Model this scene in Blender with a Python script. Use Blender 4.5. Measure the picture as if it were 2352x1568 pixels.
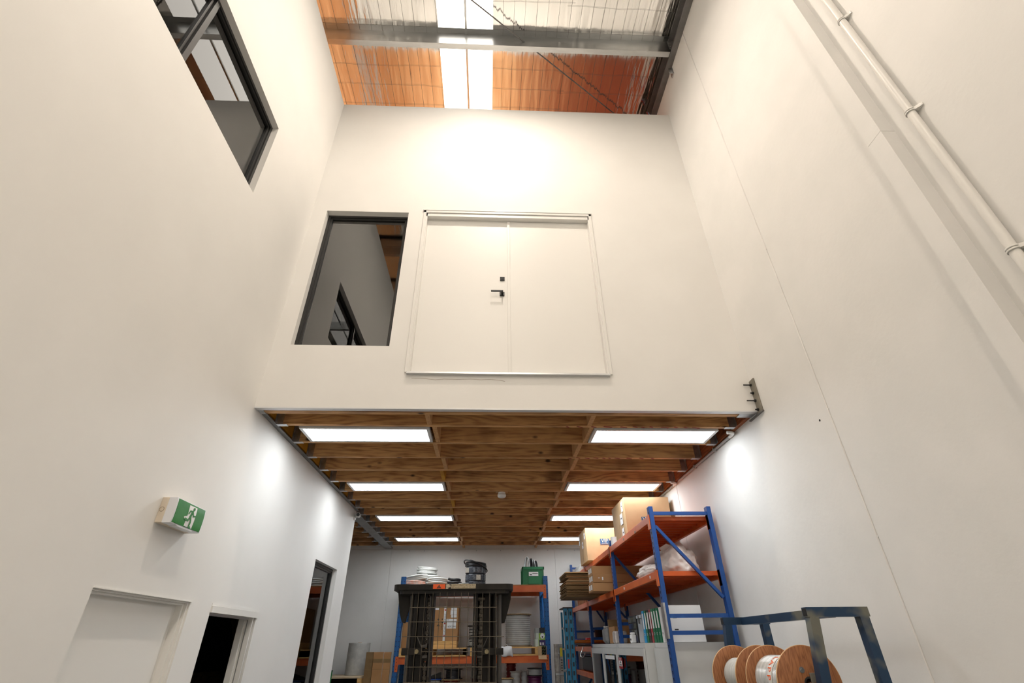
import bpy, bmesh, math, random
from mathutils import Vector, Matrix, noise
random.seed(7)
for o in list(bpy.data.objects): bpy.data.objects.remove(o, do_unlink=True)
SC = bpy.context.scene
COL = SC.collection

# ------------------------------------------------------------------ camera
CAM = Vector((0, 0, 1.82)); FPX = 1113.39; W, H = 2352, 1568
YAW, PITCH, ROLL = math.radians(2.766), math.radians(32.138), math.radians(-0.6837)
_f = Vector((math.sin(YAW)*math.cos(PITCH), math.cos(YAW)*math.cos(PITCH), math.sin(PITCH)))
_r0 = Vector((math.cos(YAW), -math.sin(YAW), 0)); _u0 = _r0.cross(_f)
_r = math.cos(ROLL)*_r0 + math.sin(ROLL)*_u0; _u = -math.sin(ROLL)*_r0 + math.cos(ROLL)*_u0
cam = bpy.data.cameras.new('camera'); cam.sensor_width = 36; cam.lens = 36*FPX/W; cam.clip_end = 100
camo = bpy.data.objects.new('camera', cam); COL.objects.link(camo)
camo.matrix_world = Matrix(((_r.x, _u.x, -_f.x, CAM.x), (_r.y, _u.y, -_f.y, CAM.y), (_r.z, _u.z, -_f.z, CAM.z), (0, 0, 0, 1)))
SC.camera = camo

# ------------------------------------------------------------------ light & exposure
VS = SC.view_settings
VS.view_transform = 'Standard'; VS.look = 'None'; VS.gamma = 1; VS.use_curve_mapping = False
VS.exposure = 0.2
HIGHBAY = 700.0     # radiance of the high bay lamp at the mezzanine
HIGHBAY_REAR = 640.0 # two dimmer unseen lamps further back that even out the light
SKYLIGHT = 3.7       # radiance of the daylit roof sheet
PANEL = 13.0          # radiance of the LED panels
world = bpy.data.worlds.new('world'); SC.world = world; world.use_nodes = True
world.node_tree.nodes['Background'].inputs[0].default_value = (0.75, 0.85, 1.0, 1)
world.node_tree.nodes['Background'].inputs[1].default_value = 0.6

# ------------------------------------------------------------------ pixel -> point on a plane
def at(u, v, x=None, y=None, z=None):
    d = (u-W/2)/FPX*_r - (v-H/2)/FPX*_u + _f
    t = (x-CAM.x)/d.x if x is not None else (y-CAM.y)/d.y if y is not None else (z-CAM.z)/d.z
    return CAM + t*d

# ------------------------------------------------------------------ mesh helpers
ORG = {}
class MB:
    def __init__(s): s.v = []; s.f = []; s.sm = []
    def add(s, verts, faces, smooth=False):
        n = len(s.v); s.v += [Vector(p) for p in verts]
        s.f += [[i+n for i in f] for f in faces]; s.sm += [smooth]*len(faces); return s
    def box(s, x0, x1, y0, y1, z0, z1):
        x0, x1 = min(x0, x1), max(x0, x1); y0, y1 = min(y0, y1), max(y0, y1); z0, z1 = min(z0, z1), max(z0, z1)
        return s.add([(x0,y0,z0),(x1,y0,z0),(x1,y1,z0),(x0,y1,z0),(x0,y0,z1),(x1,y0,z1),(x1,y1,z1),(x0,y1,z1)],
                     [(0,3,2,1),(4,5,6,7),(0,1,5,4),(1,2,6,5),(2,3,7,6),(3,0,4,7)])
    def cbox(s, x0, x1, y0, y1, z0, z1, c=.004):   # chamfered box
        bm = bmesh.new(); bmesh.ops.create_cube(bm, size=1)
        for q in bm.verts: q.co = Vector(((x0+x1)/2+q.co.x*abs(x1-x0), (y0+y1)/2+q.co.y*abs(y1-y0), (z0+z1)/2+q.co.z*abs(z1-z0)))
        bmesh.ops.bevel(bm, geom=bm.edges[:], offset=c, segments=1, affect='EDGES', profile=.5)
        s.bm(bm); return s
    def bm(s, bm, M=None, smooth=False):
        bm.verts.index_update()
        s.add([(M @ q.co if M else q.co.copy()) for q in bm.verts], [[w.index for w in f.verts] for f in bm.faces], smooth); bm.free(); return s
    def quad(s, a, b, c, d): return s.add([a, b, c, d], [(0, 1, 2, 3)])
    def bar(s, p, q, w, h, up=(0, 0, 1)):          # rectangular bar from p to q
        p, q = Vector(p), Vector(q); d = (q-p).normalized(); a = d.cross(Vector(up))
        if a.length < 1e-5: a = d.cross(Vector((0, 1, 0)))
        a.normalize(); b = a.cross(d).normalized(); a = a*w/2; b = b*h/2
        return s.add([p-a-b, p+a-b, p+a+b, p-a+b, q-a-b, q+a-b, q+a+b, q-a+b],
                     [(0,1,2,3),(7,6,5,4),(0,4,5,1),(1,5,6,2),(2,6,7,3),(3,7,4,0)])
    def cyl(s, p, q, r, n=16, r2=None, caps=True):
        p, q = Vector(p), Vector(q); d = (q-p).normalized(); a = d.orthogonal().normalized(); b = d.cross(a); r2 = r if r2 is None else r2
        vs = [p+(a*math.cos(t)+b*math.sin(t))*r for t in [2*math.pi*i/n for i in range(n)]] + [q+(a*math.cos(t)+b*math.sin(t))*r2 for t in [2*math.pi*i/n for i in range(n)]]
        s.add(vs, [(i, (i+1) % n, n+(i+1) % n, n+i) for i in range(n)], True)
        if caps:
            s.add(vs[:n], [list(range(n))[::-1]]); s.add(vs[n:], [list(range(n))])
        return s
    def pipe(s, p, q, r, ri, n=20):                # hollow tube
        p, q = Vector(p), Vector(q); return s.lathe(p, q, [(ri, 0), (r, 0), (r, (q-p).length), (ri, (q-p).length), (ri, 0)], n)
    def lathe(s, p, q, prof, n=32, smooth=True):   # prof: (radius, distance along p->q)
        p, q = Vector(p), Vector(q); d = (q-p).normalized(); a = d.orthogonal().normalized(); b = d.cross(a)
        vs = []
        for (r, h) in prof:
            for i in range(n):
                t = 2*math.pi*i/n; vs.append(p+d*h+(a*math.cos(t)+b*math.sin(t))*max(r, 1e-5))
        fs = [(j*n+i, j*n+(i+1) % n, (j+1)*n+(i+1) % n, (j+1)*n+i) for j in range(len(prof)-1) for i in range(n)]
        return s.add(vs, fs, smooth)
    def tube(s, pts, r, n=6, closed=False):
        pts = [Vector(p) for p in pts]; m = len(pts); vs = []; up = Vector((0.13, 0.21, 0.97)).normalized()
        for i in range(m):
            a = pts[(i+1) % m] if (closed or i < m-1) else pts[i]; b = pts[(i-1) % m] if (closed or i > 0) else pts[i]
            d = (a-b).normalized(); x = d.cross(up)
            if x.length < 1e-3: x = d.orthogonal()
            x.normalize(); y = x.cross(d)
            vs += [pts[i]+(x*math.cos(2*math.pi*k/n)+y*math.sin(2*math.pi*k/n))*r for k in range(n)]
        fs = [(i*n+k, i*n+(k+1) % n, ((i+1) % m)*n+(k+1) % n, ((i+1) % m)*n+k) for i in range(m if closed else m-1) for k in range(n)]
        s.add(vs, fs, True)
        if not closed: s.add(vs[:n], [list(range(n))]); s.add(vs[-n:], [list(range(n))[::-1]])
        return s
    def prism(s, poly, off):                       # polygon (3d points) extruded by vector off
        poly = [Vector(p) for p in poly]; off = Vector(off); n = len(poly)
        return s.add(poly+[p+off for p in poly], [list(range(n))[::-1], list(range(n, 2*n))] + [(i, (i+1) % n, n+(i+1) % n, n+i) for i in range(n)])
    def build(s, name, mat, parent=None):
        org = ORG.get(parent.name, Vector()) if parent else Vector()
        me = bpy.data.meshes.new(name); me.from_pydata([p-org for p in s.v], [], s.f)
        me.polygons.foreach_set('use_smooth', s.sm)
        bm = bmesh.new(); bm.from_mesh(me); bmesh.ops.recalc_face_normals(bm, faces=bm.faces[:]); bm.to_mesh(me); bm.free()
        me.materials.append(mat); o = bpy.data.objects.new(name, me); COL.objects.link(o)
        if parent: o.parent = parent
        ORG[o.name] = org; return o
def tag(o, label=None, cat=None, group=None, kind=None):
    if label: o['label'] = label
    if cat: o['category'] = cat
    if group: o['group'] = group
    if kind: o['kind'] = kind
    return o
def thing(name, label, cat, loc, group=None):
    o = bpy.data.objects.new(name, None); COL.objects.link(o); o.location = loc; o.empty_display_size = .1
    ORG[o.name] = Vector(loc); return tag(o, label, cat, group)
def struct(name, mb, mat): return tag(mb.build(name, mat), kind='structure')
def grid_wall(axis, a0, a1, z0, z1, t0, t1, holes):
    """wall slab lying along axis ('X' or 'Y') with rectangular holes (a0,a1,z0,z1), as one mesh"""
    A = sorted({a0, a1}|{h[0] for h in holes}|{h[1] for h in holes}); Z = sorted({z0, z1}|{h[2] for h in holes}|{h[3] for h in holes})
    mb = MB(); solid = lambda i, j: 0 <= i < len(A)-1 and 0 <= j < len(Z)-1 and not any(h[0]-1e-6 <= A[i] and A[i+1] <= h[1]+1e-6 and h[2]-1e-6 <= Z[j] and Z[j+1] <= h[3]+1e-6 for h in holes)
    P = lambda a, t, z: (a, t, z) if axis == 'X' else (t, a, z)
    for i in range(len(A)-1):
        for j in range(len(Z)-1):
            if not solid(i, j): continue
            l, r, b, t = A[i], A[i+1], Z[j], Z[j+1]
            for tt in (t0, t1): mb.quad(P(l,tt,b), P(r,tt,b), P(r,tt,t), P(l,tt,t))
            if not solid(i-1, j): mb.quad(P(l,t0,b), P(l,t1,b), P(l,t1,t), P(l,t0,t))
            if not solid(i+1, j): mb.quad(P(r,t0,b), P(r,t1,b), P(r,t1,t), P(r,t0,t))
            if not solid(i, j-1): mb.quad(P(l,t0,b), P(r,t0,b), P(r,t1,b), P(l,t1,b))
            if not solid(i, j+1): mb.quad(P(l,t0,t), P(r,t0,t), P(r,t1,t), P(l,t1,t))
    bm = bmesh.new(); vs = [bm.verts.new(p) for p in mb.v]
    for f in mb.f: bm.faces.new([vs[i] for i in f])
    bmesh.ops.remove_doubles(bm, verts=bm.verts[:], dist=1e-5)
    return MB().bm(bm)
def letters(txt, size, M, mat, name, parent, depth=.0006, align='CENTER'):
    c = bpy.data.curves.new('t', 'FONT'); c.body = txt; c.size = size; c.align_x = align; c.align_y = 'CENTER'; c.extrude = depth; c.resolution_u = 2
    o = bpy.data.objects.new('t', c); COL.objects.link(o); dg = bpy.context.evaluated_depsgraph_get(); dg.update()
    me = bpy.data.meshes.new_from_object(o.evaluated_get(dg)); bpy.data.objects.remove(o); bpy.data.curves.remove(c)
    org = ORG.get(parent.name, Vector()); me.transform(Matrix.Translation(-org) @ M); me.materials.clear(); me.materials.append(mat)
    p = bpy.data.objects.new(name, me); COL.objects.link(p); p.parent = parent; ORG[p.name] = org; return p
def frame_M(o, ex, ey):   # matrix with text x axis ex and text y axis ey at o
    ex, ey = Vector(ex).normalized(), Vector(ey).normalized(); ez = ex.cross(ey)
    return Matrix(((ex.x, ey.x, ez.x, o[0]), (ex.y, ey.y, ez.y, o[1]), (ex.z, ey.z, ez.z, o[2]), (0, 0, 0, 1)))

# ------------------------------------------------------------------ materials
def lin(c): return tuple(((v/255)/12.92 if v <= 10 else (((v/255)+.055)/1.055)**2.4) for v in c) + (1,)
def base(name, col, rough=.5, metal=0, spec=.5):
    m = bpy.data.materials.new(name); m.use_nodes = True; b = m.node_tree.nodes['Principled BSDF']
    b.inputs['Base Color'].default_value = col if len(col) == 4 else tuple(col)+(1,)
    b.inputs['Roughness'].default_value = rough; b.inputs['Metallic'].default_value = metal; b.inputs['Specular IOR Level'].default_value = spec
    return m
def nd(m, t, **k):
    n = m.node_tree.nodes.new(t)
    for a, v in k.items():
        if a in n.inputs: n.inputs[a].default_value = v
        else: setattr(n, a, v)
    return n
def lk(m, a, b): m.node_tree.links.new(a, b)
def mottled(name, c1, c2, scale=6, rough=.5, metal=0, bump=0, bscale=60, stretch=(1, 1, 1), lo=.35, hi=.65, rnd=False, detail=4, spec=.5):
    m = base(name, c1, rough, metal, spec); b = m.node_tree.nodes['Principled BSDF']
    tc = nd(m, 'ShaderNodeTexCoord'); mp = nd(m, 'ShaderNodeMapping'); mp.inputs['Scale'].default_value = stretch
    lk(m, tc.outputs['Object'], mp.inputs['Vector'])
    if rnd:
        oi = nd(m, 'ShaderNodeObjectInfo'); ml = nd(m, 'ShaderNodeMath', operation='MULTIPLY'); ml.inputs[1].default_value = 37.0
        lk(m, oi.outputs['Random'], ml.inputs[0]); lk(m, ml.outputs[0], mp.inputs['Location'])
    nz = nd(m, 'ShaderNodeTexNoise', Scale=scale, Detail=detail); lk(m, mp.outputs[0], nz.inputs['Vector'])
    cr = nd(m, 'ShaderNodeValToRGB'); cr.color_ramp.elements[0].position = lo; cr.color_ramp.elements[1].position = hi
    cr.color_ramp.elements[0].color = tuple(c1[:3])+(1,); cr.color_ramp.elements[1].color = tuple(c2[:3])+(1,)
    lk(m, nz.outputs['Fac'], cr.inputs[0]); lk(m, cr.outputs[0], b.inputs['Base Color'])
    if bump:
        n2 = nd(m, 'ShaderNodeTexNoise', Scale=bscale, Detail=3); bp = nd(m, 'ShaderNodeBump', Strength=bump, Distance=.01)
        lk(m, mp.outputs[0], n2.inputs['Vector']); lk(m, n2.outputs['Fac'], bp.inputs['Height']); lk(m, bp.outputs[0], b.inputs['Normal'])
    return m
def wood(name, light, dark, axis='X', knots=True, rough=.6, scale=1.0, stain=None):
    m = base(name, light, rough); b = m.node_tree.nodes['Principled BSDF']
    tc = nd(m, 'ShaderNodeTexCoord'); mp = nd(m, 'ShaderNodeMapping'); k = {'X': (.9, 9, 9), 'Y': (9, .9, 9), 'Z': (9, 9, .9)}[axis]
    mp.inputs['Scale'].default_value = tuple(v*scale for v in k); lk(m, tc.outputs['Object'], mp.inputs['Vector'])
    oi = nd(m, 'ShaderNodeObjectInfo'); cm = nd(m, 'ShaderNodeCombineXYZ'); ml = nd(m, 'ShaderNodeMath', operation='MULTIPLY'); ml.inputs[1].default_value = 53.0
    lk(m, oi.outputs['Random'], ml.inputs[0])
    for i in range(3): lk(m, ml.outputs[0], cm.inputs[i])
    lk(m, cm.outputs[0], mp.inputs['Location'])
    n1 = nd(m, 'ShaderNodeTexNoise', Scale=.55, Detail=2, Distortion=.6); lk(m, mp.outputs[0], n1.inputs['Vector'])
    mu = nd(m, 'ShaderNodeMath', operation='MULTIPLY'); mu.inputs[1].default_value = 13; lk(m, n1.outputs['Fac'], mu.inputs[0])
    fr = nd(m, 'ShaderNodeMath', operation='PINGPONG'); fr.inputs[1].default_value = .5; lk(m, mu.outputs[0], fr.inputs[0])
    n2 = nd(m, 'ShaderNodeTexNoise', Scale=7, Detail=5); lk(m, mp.outputs[0], n2.inputs['Vector'])
    ad = nd(m, 'ShaderNodeMath', operation='ADD'); lk(m, fr.outputs[0], ad.inputs[0]); lk(m, n2.outputs['Fac'], ad.inputs[1])
    cr = nd(m, 'ShaderNodeValToRGB'); e = cr.color_ramp.elements; e[0].position = .35; e[0].color = tuple(dark[:3])+(1,); e[1].position = .85; e[1].color = tuple(light[:3])+(1,)
    lk(m, ad.outputs[0], cr.inputs[0]); out = cr.outputs[0]
    if knots:
        mp2 = nd(m, 'ShaderNodeMapping'); k2 = {'X': (2.6, 4.4, 4.4), 'Y': (4.4, 2.6, 4.4), 'Z': (4.4, 4.4, 2.6)}[axis]
        mp2.inputs['Scale'].default_value = k2; lk(m, tc.outputs['Object'], mp2.inputs['Vector']); lk(m, cm.outputs[0], mp2.inputs['Location'])
        vo = nd(m, 'ShaderNodeTexVoronoi', Scale=1.3); lk(m, mp2.outputs[0], vo.inputs['Vector'])
        c2 = nd(m, 'ShaderNodeValToRGB'); q = c2.color_ramp.elements; q[0].position = .07; q[0].color = (.12, .10, .08, 1); q[1].position = .15; q[1].color = (1, 1, 1, 1)
        lk(m, vo.outputs['Distance'], c2.inputs[0])
        mx = nd(m, 'ShaderNodeMix', data_type='RGBA', blend_type='MULTIPLY'); mx.inputs[0].default_value = 1
        lk(m, out, mx.inputs[6]); lk(m, c2.outputs[0], mx.inputs[7]); out = mx.outputs[2]
    if stain:
        n3 = nd(m, 'ShaderNodeTexNoise', Scale=1.6, Detail=3)
        mp3 = nd(m, 'ShaderNodeMapping'); lk(m, tc.outputs['Object'], mp3.inputs['Vector']); lk(m, cm.outputs[0], mp3.inputs['Location']); lk(m, mp3.outputs[0], n3.inputs['Vector'])
        c3 = nd(m, 'ShaderNodeValToRGB'); q = c3.color_ramp.elements; q[0].position = .34; q[0].color = (.45, .40, .36, 1); q[1].position = .46; q[1].color = (1, 1, 1, 1)
        lk(m, n3.outputs['Fac'], c3.inputs[0]); mx = nd(m, 'ShaderNodeMix', data_type='RGBA', blend_type='MULTIPLY'); mx.inputs[0].default_value = stain
        lk(m, out, mx.inputs[6]); lk(m, c3.outputs[0], mx.inputs[7]); out = mx.outputs[2]
    lk(m, out, b.inputs['Base Color']); return m
def emis(name, col, s):
    m = bpy.data.materials.new(name); m.use_nodes = True; t = m.node_tree; t.nodes.clear()
    e = t.nodes.new('ShaderNodeEmission'); e.inputs[0].default_value = tuple(col)+(1,); e.inputs[1].default_value = s
    o = t.nodes.new('ShaderNodeOutputMaterial'); t.links.new(e.outputs[0], o.inputs[0]); return m
def glass(name, tint=(.75, .8, .8), ior=1.6, rough=0.0):
    m = bpy.data.materials.new(name); m.use_nodes = True; t = m.node_tree; t.nodes.clear()
    tr = t.nodes.new('ShaderNodeBsdfTransparent'); tr.inputs[0].default_value = tuple(tint)+(1,)
    gl = t.nodes.new('ShaderNodeBsdfGlossy'); gl.inputs['Roughness'].default_value = rough
    fr = t.nodes.new('ShaderNodeFresnel'); fr.inputs[0].default_value = ior; mx = t.nodes.new('ShaderNodeMixShader'); o = t.nodes.new('ShaderNodeOutputMaterial')
    t.links.new(fr.outputs[0], mx.inputs[0]); t.links.new(tr.outputs[0], mx.inputs[1]); t.links.new(gl.outputs[0], mx.inputs[2]); t.links.new(mx.outputs[0], o.inputs[0]); return m
def holed(name, col, c2, rough=.4):  # painted steel with scuffs
    return mottled(name, col, c2, scale=9, rough=rough, lo=.62, hi=.78, detail=6)

M = {}
M['paint'] = mottled('wall_paint', (.80, .79, .765), (.83, .82, .795), scale=1.5, rough=.55, bump=.02, bscale=90, spec=.25)
M['conc'] = mottled('painted_concrete', (.79, .785, .765), (.83, .82, .80), scale=2.2, rough=.6, bump=.10, bscale=26, spec=.3)
M['trimw'] = base('white_gloss_trim', (.82, .81, .78), .3)
M['door'] = base('door_paint', (.83, .82, .79), .38, 0, .35)
M['floor'] = mottled('concrete_floor', (.22, .215, .205), (.27, .265, .255), scale=3, rough=.4)
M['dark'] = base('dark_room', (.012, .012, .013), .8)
M['darkgrey'] = base('dark_office', (.10, .10, .10), .8)
M['lvl'] = wood('plywood_joist', lin((206, 158, 104)), lin((146, 98, 54)), 'X', True, .6, stain=.8)
M['pine'] = wood('pine_blocking', lin((196, 150, 100)), lin((160, 110, 66)), 'Z', False, .6)
M['yellow'] = mottled('yellow_lvl', lin((196, 140, 20)), lin((170, 115, 14)), 4, .6)
M['redwood'] = wood('red_ledger', lin((158, 88, 44)), lin((96, 46, 18)), 'Y', True, .6)
M['ply'] = wood('plywood_deck', lin((170, 120, 70)), lin((130, 85, 45)), 'X', False)
M['zinc'] = mottled('galvanised', (.62, .64, .66), (.45, .47, .49), 14, .38, 1)
M['purlin'] = mottled('galvanised_purlin', (.60, .61, .61), (.50, .51, .51), 9, .30, 1, stretch=(.3, 1, 1))
M['steel'] = mottled('grey_steel', (.16, .155, .15), (.20, .19, .185), 8, .5, .3)
M['plate'] = mottled('weathered_plate', lin((138, 132, 120)), lin((120, 116, 106)), 12, .5, .1)
M['alu'] = base('aluminium', (.72, .73, .74), .3, 1)
M['black'] = base('black_frame', (.022, .022, .022), .32)
M['blackm'] = base('black_metal', (.018, .018, .018), .28, .6)
M['glass'] = glass('window_glass', (.5, .53, .53), 1.75); M['glass2'] = glass('lower_window_glass', (.86, .9, .9), 1.6); M['glass3'] = glass('office_glass', (.55, .58, .58), 2.5)
M['glassc'] = glass('cabinet_glass', (.82, .86, .84), 1.5)
M['pipe'] = base('white_conduit', (.80, .79, .755), .35)
M['panel'] = emis('led_panel', (.94, .98, 1.0), PANEL)
M['lamp'] = emis('high_bay_lens', (1, .87, .73), HIGHBAY)
M['lamp2'] = emis('high_bay_lens_rear', (1, .87, .73), HIGHBAY_REAR)
M['sky'] = emis('daylit_sheet', (1, .93, .83), SKYLIGHT)
M['frame'] = base('panel_frame', (.72, .73, .74), .35, .2)
M['orangeroof'] = mottled('orange_insulation', (.96, .50, .23), (.98, .57, .29), 3, .8, bump=.3, bscale=14)

m = M['orangeroof']; b = m.node_tree.nodes['Principled BSDF']; src = b.inputs['Base Color'].links[0].from_socket   # batts turn red towards the right wall
tc = nd(m, 'ShaderNodeTexCoord'); sx_ = nd(m, 'ShaderNodeSeparateXYZ'); lk(m, tc.outputs['Object'], sx_.inputs[0]); mr = nd(m, 'ShaderNodeMapRange'); mr.inputs[1].default_value = .2; mr.inputs[2].default_value = 1.9; lk(m, sx_.outputs[0], mr.inputs[0])
mx = nd(m, 'ShaderNodeMix', data_type='RGBA'); lk(m, mr.outputs[0], mx.inputs[0]); lk(m, src, mx.inputs[6]); mx.inputs[7].default_value = (.82, .27, .16, 1); lk(m, mx.outputs[2], b.inputs['Base Color'])
# foil: mirror with long shallow wrinkles
m = base('roof_foil', (.86, .85, .83), .09, 1); M['foil'] = m; b = m.node_tree.nodes['Principled BSDF']
tc = nd(m, 'ShaderNodeTexCoord'); mp = nd(m, 'ShaderNodeMapping'); mp.inputs['Scale'].default_value = (9, 1.1, 1); lk(m, tc.outputs['Object'], mp.inputs['Vector'])
nz = nd(m, 'ShaderNodeTexNoise', Scale=1.0, Detail=3); lk(m, mp.outputs[0], nz.inputs['Vector'])
bp = nd(m, 'ShaderNodeBump', Strength=.55, Distance=.03); lk(m, nz.outputs['Fac'], bp.inputs['Height']); lk(m, bp.outputs[0], b.inputs['Normal'])
nr = nd(m, 'ShaderNodeMapRange'); nr.inputs[3].default_value = .05; nr.inputs[4].default_value = .2; lk(m, nz.outputs['Fac'], nr.inputs[0]); lk(m, nr.outputs[0], b.inputs['Roughness'])

XL, XR, YF, ZC, ZW, ZR = -2.129, 2.509, 4.10, 3.668, 8.302, 9.09

# ================================================================== STRUCTURE
struct('floor', MB().box(-5.2, 2.7, -7.2, 11.8, -.1, 0), M['floor'])
# --- left wall with openings
HD1 = (3.008, 4.02, 0, 2.11); HD2 = (4.335, 5.222, 0, 2.125); HW2 = (6.565, 7.56, .9, 2.752); HW1 = (.25, 3.02, 5.232, 6.157)
wl = struct('wall_left', grid_wall('Y', -7.0, 8.085, 0, ZW, XL, XL-.125, [HD1, HD2, HW2, HW1]), M['paint'])
# --- front wall above the mezzanine edge
HW3 = (-1.962, -1.009, 4.327, 6.183); HD3 = (-.80, 1.137, 4.03, 6.175)
wf = struct('wall_front', grid_wall('X', XL, XR, 3.99, ZW, YF, YF+.13, [HW3, HD3]), M['paint'])
MB().box(XL, XR, YF, YF+.018, ZC, 3.99).build('facing_board', M['paint'], wf)
MB().box(XL, XR, YF+.02, YF+.128, ZW, ZW+.002).build('top_batt', M['orangeroof'], wf)
MB().box(XL-.123, XL-.02, -7, YF, ZW, ZW+.002).build('top_batt', M['orangeroof'], wl)
struct('trim_1', MB().box(XL, XR, YF-.003, YF+.05, ZC-.012, ZC-.001), M['frame'])
# hairline crack in the plaster under the sill
pts = [at(u, v, y=YF-.0008) for u, v in ((945, 868), (975, 869), (1000, 872), (1020, 870), (1050, 871), (1080, 870), (1105, 872), (1125, 871), (1150, 873), (1160, 876))]
MB().tube(pts, .0016, 4).build('plaster_crack', base('crack', lin((150, 125, 100)), .9), wf)
# --- right wall: precast panels with sealed joints
wr = struct('wall_right', MB().box(XR+.010, XR+.15, -7.1, 11.75, 0, ZR+.1), M['conc'])
J = [-7.0, -3.30, -.04, 3.225, 6.475, 9.735, 11.70]
for a, b_ in zip(J, J[1:]):
    MB().cbox(XR, XR+.02, a+.007, b_-.007, .002, ZR+.05, .004).build('panel', M['conc'], wr)
tie = MB()
for v in (4.9, 6.6, 7.7, 2.4, 3.3): tie.cyl((XR+.003, 3.225, v), (XR+.010, 3.225, v), .006, 8)
tie.build('joint_sealant_bead', M['trimw'], wr)
pt = at(1883, 965, x=XR); MB().cyl((XR-.0015, pt.y, pt.z), (XR+.004, pt.y, pt.z), .009, 10).build('drill_hole', M['dark'], wr)
# --- rear wall, back wall, outer walls
struct('wall_rear', MB().box(-5.2, XR+.15, 11.59, 11.75, 0, 3.97), M['conc'])
wre = bpy.data.objects['wall_rear']
for x0, x1 in ((-5.0, -2.150), (-2.138, 1.444), (1.456, XR-.002)):
    MB().cbox(x0, x1, 11.575, 11.60, .002, ZC-.02, .003).build('panel', M['conc'], wre)
for i, x in enumerate([-1.75, -1.43, -.85, -.28, .25, .75, 1.3, 1.9]):
    MB().cyl((x, 11.571, ZC-.05), (x, 11.58, ZC-.05), .012, 8).build('bolt_head', M['zinc'], wre)
struct('wall_back', MB().box(-5.2, XR+.15, -7.2, -7.0, 0, ZR+.1), M['paint'])
struct('wall_outer', MB().box(-5.3, -5.0, -7.2, 11.8, 0, ZR+.1), M['darkgrey'])
struct('wall_store', MB().box(-5.0, XL-.125, 7.965, 8.085, 0, 3.95), M['paint'])
struct('wall_mezzanine_end', MB().box(-5.0, XR+.15, 11.6, 11.75, 3.97, ZR+.1), M['darkgrey'])
# dark store room seen through door_2
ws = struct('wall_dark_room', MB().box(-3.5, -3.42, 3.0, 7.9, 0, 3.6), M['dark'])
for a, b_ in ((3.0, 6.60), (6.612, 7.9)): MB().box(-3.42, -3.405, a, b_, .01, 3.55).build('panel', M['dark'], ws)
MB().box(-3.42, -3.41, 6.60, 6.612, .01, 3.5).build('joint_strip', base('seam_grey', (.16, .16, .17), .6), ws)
st = thing('stair_timber', 'rough brown timbers in the dark store room behind the open doorway', 'timber', (-3.3, 6.6, 0))
brown = wood('store_timber', (.20, .13, .07), (.12, .075, .04), 'Y', False)
MB().box(-3.40, -3.34, 5.4, 7.9, 1.46, 1.60).build('rail', brown, st)
MB().box(-3.395, -3.345, 5.45, 5.53, 0, 1.46).build('post', brown, st)
MB().prism([(-3.40, 7.0, 2.75), (-3.40, 7.9, 2.75), (-3.40, 7.9, 1.75)], (.05, 0, 0)).build('stringer', brown, st)
# --- orange insulated deck above the rooms, seen mirrored in the roof foil
struct('ceiling_rooms', MB().box(-5.0, XR, YF+.13, 11.6, 7.95, 8.03).box(-5.0, XL-.125, -7.0, YF+.13, 7.95, 8.03), M['orangeroof'])

# --- doors of the left wall
def left_door():
    d = tag(MB().box(XL-.115, XL-.075, HD1[0]+.03, HD1[1]-.058, .01, 2.073).build('door_1', M['door']), kind='structure')
    y0, y1, _, z1 = HD1
    for n, (w, xa, xb) in enumerate(((.016, -.012, -.125), (.036, -.032, -.125), (.06, -.075, -.125))):
        f = MB(); f.box(XL+xa, XL+xb, y1-w, y1-(0 if n == 0 else (.016, .036)[n-1]), 0, z1).box(XL+xa, XL+xb, y0, y0+w*.5, 0, z1)
        f.box(XL+xa, XL+xb, y0+w*.5, y1-w, z1-w*.62, z1-(0 if n == 0 else (.010, .022)[n-1]))
        f.build('door_frame', M['trimw'], d)
    MB().box(XL-.001, XL+.006, y0, y1+.012, z1, z1+.006).build('shadow_bead', M['trimw'], d)
    MB().cbox(XL-.075, XL-.07, y0+.09, y0+.15, .98, 1.12, .002).cyl((XL-.07, y0+.12, 1.05), (XL-.02, y0+.12, 1.05), .009, 12).bar((XL-.02, y0+.11, 1.05), (XL-.02, y0+.24, 1.05), .012, .02).build('handle', M['blackm'], d)
left_door()
d2 = tag(MB().box(XL-.105, XL-.06, 5.17, 5.20, 0, 2.06).build('door_2', M['door']), kind='structure')
f = MB().box(XL+.004, XL-.125, 5.200, 5.222, 0, 2.10).box(XL-.005, XL-.045, 5.155, 5.172, 0, 2.07).box(XL-.075, XL-.125, 5.15, 5.172, 0, 2.07)
f.build('jamb', M['trimw'], d2)
MB().box(XL-.02, XL-.09, 5.185, 5.20, 0, 2.06).build('cavity_gap', M['black'], d2)
MB().box(XL+.012, XL-.10, 4.335, 5.222, 2.062, 2.105).build('head', M['trimw'], d2)
MB().box(XL+.004, XL-.02, 4.335, 5.24, 2.107, 2.125).build('head_bead', M['trimw'], d2)
MB().box(XL-.04, XL-.07, 4.335, 5.16, 2.045, 2.062).build('track', M['alu'], d2)

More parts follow.
